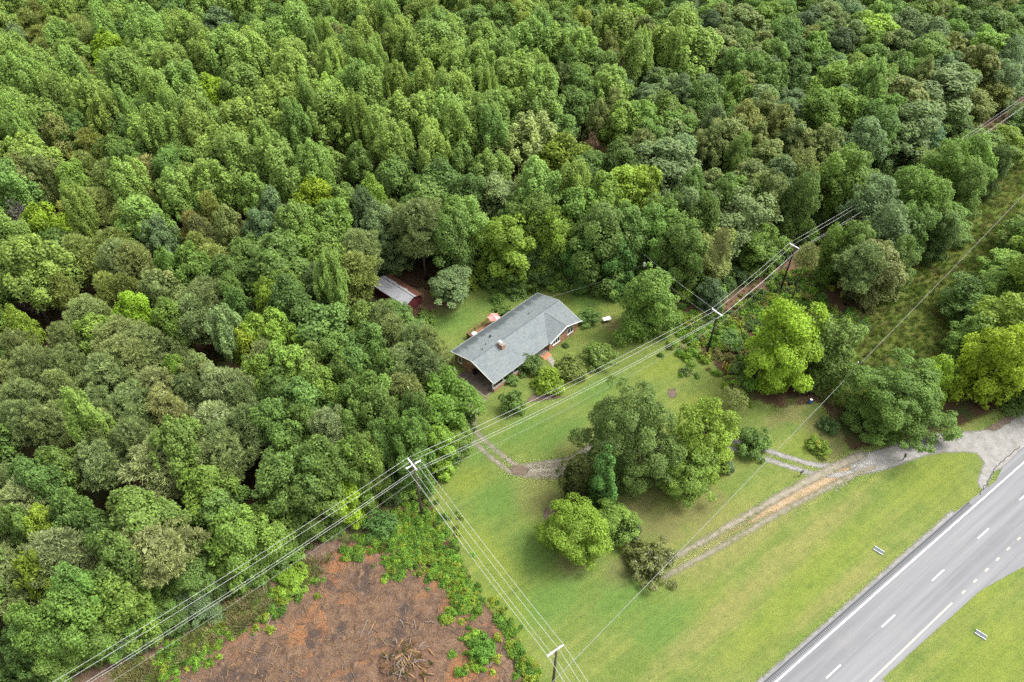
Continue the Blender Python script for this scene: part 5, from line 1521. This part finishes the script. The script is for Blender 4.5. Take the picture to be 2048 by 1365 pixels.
for a in [(1440, 680, 10, 6, 150), (1500, 640, 12, 4, 120), (1380, 655, 6, 4, 60), (1520, 700, 5, 5, 60), (1600, 590, 8, 4, 70), (1560, 610, 8, 4, 60), (1340, 620, 5, 3, 25), (1480, 770, 4, 3, 30), (1640, 655, 6, 5, 130), (1690, 650, 5, 4, 90), (1590, 560, 8, 3, 60), (1520, 610, 8, 3, 60)]:
    weed_patch(*a, GRN + [(0.20, 0.21, 0.06), (0.11, 0.17, 0.05)], 0.4, 1.2)
stuff_instances('weeds', items, weeds)
items = []
def tuft_patch(P, cols, smin, smax):
    for q in P:
        s = rng.uniform(smin, smax); items.append((int(rng.integers(4)), (q[0], q[1], 0), rng.uniform(0, 6.28), (s, s, s * rng.uniform(0.7, 1.2)), jig(random.choice(cols), 0.15)))
tuft_patch(scatter_in(MEADOW, 5200, -0.5), [(0.15, 0.23, 0.045), (0.12, 0.21, 0.035), (0.20, 0.25, 0.06), (0.21, 0.21, 0.08)], 0.7, 1.4)
tuft_patch(scatter_in(PX([(600, 1130), (660, 1120), (640, 1170), (590, 1180)]), 40), [(0.30, 0.27, 0.14), (0.24, 0.24, 0.10)], 1.0, 2.0)
tuft_patch(scatter_in(PX([(450, 1220), (530, 1180), (545, 1215), (470, 1275)]), 110), [(0.30, 0.27, 0.14), (0.21, 0.24, 0.08)], 1.0, 2.0)
tuft_patch(scatter_in(PX([(370, 1275), (430, 1250), (440, 1290), (350, 1330)]), 70), [(0.29, 0.26, 0.13), (0.21, 0.24, 0.08)], 1.0, 1.8)
tuft_patch(scatter_in(PX([(230, 1340), (300, 1320), (330, 1365), (240, 1380)]), 90), [(0.29, 0.26, 0.13), (0.19, 0.22, 0.07)], 1.0, 1.8)
tuft_patch(scatter_in(STRIP2, 700), [(0.17, 0.15, 0.08), (0.15, 0.18, 0.05), (0.12, 0.18, 0.04)], 0.5, 1.1)
tuft_patch(scatter_in(STRIP, 300), [(0.22, 0.19, 0.12), (0.15, 0.19, 0.05)], 0.4, 0.9)
stuff_instances('tall_grass', items, tufts)

# ---- slash on the cleared soil
CL = CLEAR
P = scatter_in(CL, 2600, 0.3)
m = MB()
for q in P:
    L = rng.gamma(2.0, 0.22) + 0.12; a = rng.uniform(0, math.pi); r = rng.uniform(0.010, 0.030) * (1 + L * 0.5)
    d_ = Vector((math.cos(a) * L / 2, math.sin(a) * L / 2, 0)); c_ = Vector((q[0], q[1], r + rng.uniform(0.01, 0.08)))
    m.tube([c_ - d_, c_ + d_ + Vector((0, 0, rng.uniform(-0.02, 0.12)))], r, 4, False)
me = m.mesh('slash_debris', M_STRAW)
me.materials.append(M_DEAD); me.materials.append(M_BARK)
pick = np.repeat(rng.choice([0, 0, 0, 1, 1, 2], len(P)), 4)[:len(me.polygons)]
me.polygons.foreach_set('material_index', pick.astype(np.int32))
tag(add_obj('slash_debris', me), kind='stuff')
m = MB()       # clods and humps
for q in scatter_in(CL, 380, 0.6):
    r = rng.gamma(2.0, 0.12) + 0.06; k = 6; b0 = rng.uniform(0, 6)
    ring = [(q[0] + r * rng.uniform(0.7, 1.3) * math.cos(b0 + i * 6.283 / k), q[1] + r * rng.uniform(0.7, 1.3) * math.sin(b0 + i * 6.283 / k), 0.0) for i in range(k)]
    m.poly(ring + [(q[0], q[1], r * rng.uniform(0.3, 0.7))], [(i, (i + 1) % k, k) for i in range(k)])
tag(m.build('soil_clods', simple_mat('crumbly soil', (0.115, 0.074, 0.050), 0.95, 0.1, 0, 0.5, 2)), kind='stuff')
LOGS = [((745, 1255), (735, 1272), 'pale split branch lying left of the brush pile'), ((800, 1240), (808, 1256), 'short pale log above the brush pile'), ((828, 1242), (832, 1262), 'upright looking pale stick above the brush pile'),
        ((850, 1245), (874, 1246), 'straight tan stick lying across the cleared soil'), ((975, 1335), (992, 1320), 'thin pale stick right of the bright green bush'), ((535, 1250), (545, 1230), 'bleached stick at the left of the cleared soil'),
        ((320, 1190), (328, 1205), 'pale broken branch under the wood edge'), ((735, 1240), (720, 1275), 'long dark branch left of the brush pile')]
for (a, b, lab) in LOGS:
    a = W(*a); b = W(*b); t = empty('fallen_branch', (a[0], a[1], 0)); m = MB(); dd = Vector(b - a)
    m.tube([(0, 0, 0.09), tuple(dd * 0.5 + Vector((0.05, 0.05, 0.13))), tuple(dd + Vector((0, 0, 0.1)))], [0.09, 0.075, 0.045], 6)
    m.build('stem', M_DEAD, t); m = MB(); m.tube([tuple(dd * 0.55 + Vector((0, 0, 0.12))), tuple(dd * 0.75 + Vector((0.35, -0.2, 0.25)))], [0.04, 0.015], 5); m.build('twig', M_DEAD, t)
    tag(t, lab, 'branch', 'branches on the cleared soil')
c0 = W(815, 1330)[:2]
bp = empty('brush_pile', (*c0, 0)); tag(bp, 'tangled brush pile of roots and branches on the cleared soil', 'brush pile')
m = MB()
K = 18; rings = []
for j in range(5):
    f = 1 - j / 5
    rings.append([((4.3 * f * (0.8 + 0.35 * rng.uniform())) * math.cos(i * 6.283 / K), (3.4 * f * (0.8 + 0.35 * rng.uniform())) * math.sin(i * 6.283 / K), 0.9 * (1 - f ** 1.6) + rng.uniform(-0.1, 0.15) * (j > 0)) for i in range(K)])
pts_ = [p for r in rings for p in r] + [(0, 0, 0.95)]
fs = [(j * K + i, j * K + (i + 1) % K, (j + 1) * K + (i + 1) % K, (j + 1) * K + i) for j in range(4) for i in range(K)] + [(4 * K + i, 4 * K + (i + 1) % K, 5 * K) for i in range(K)]
m.poly(pts_, fs); m.build('soil_heap', M_REDPAINT if False else simple_mat('earthy heap', (0.105, 0.062, 0.042), 0.95, 0.1, 0, 0.5, 3), bp)
for k in range(90):
    a = rng.uniform(0, 6.283); r0 = rng.uniform(0.2, 3.8); q = Vector((r0 * math.cos(a), r0 * math.sin(a) * 0.8, max(0.15, 0.95 * (1 - (r0 / 4) ** 1.6))))
    b = rng.uniform(0, 6.283); L = rng.uniform(0.7, 2.6); d_ = Vector((math.cos(b), math.sin(b), rng.uniform(-0.15, 0.35))) * L / 2
    r = rng.uniform(0.04, 0.14); bend = Vector((rng.normal(0, 0.15), rng.normal(0, 0.15), rng.uniform(0.0, 0.3)))
    m = MB(); m.tube([q - d_, q + bend, q + d_], [r, r * 0.85, r * 0.4], 5)
    m.build('branch', (M_DEAD, M_STRAW, M_BARK)[k % 3], bp)
items = []
for k in range(46):
    a = rng.uniform(0, 6.283); r0 = rng.uniform(0.3, 3.6); items.append((int(rng.integers(4)), (c0[0] + r0 * math.cos(a), c0[1] + r0 * math.sin(a) * 0.8, 0.6), rng.uniform(0, 6.28), (0.9, 0.9, 0.7), jig(random.choice([(0.34, 0.21, 0.09), (0.28, 0.19, 0.09), (0.06, 0.09, 0.02)]), 0.2)))
stuff_instances('withered_twigs', items, tufts)
print('script built')
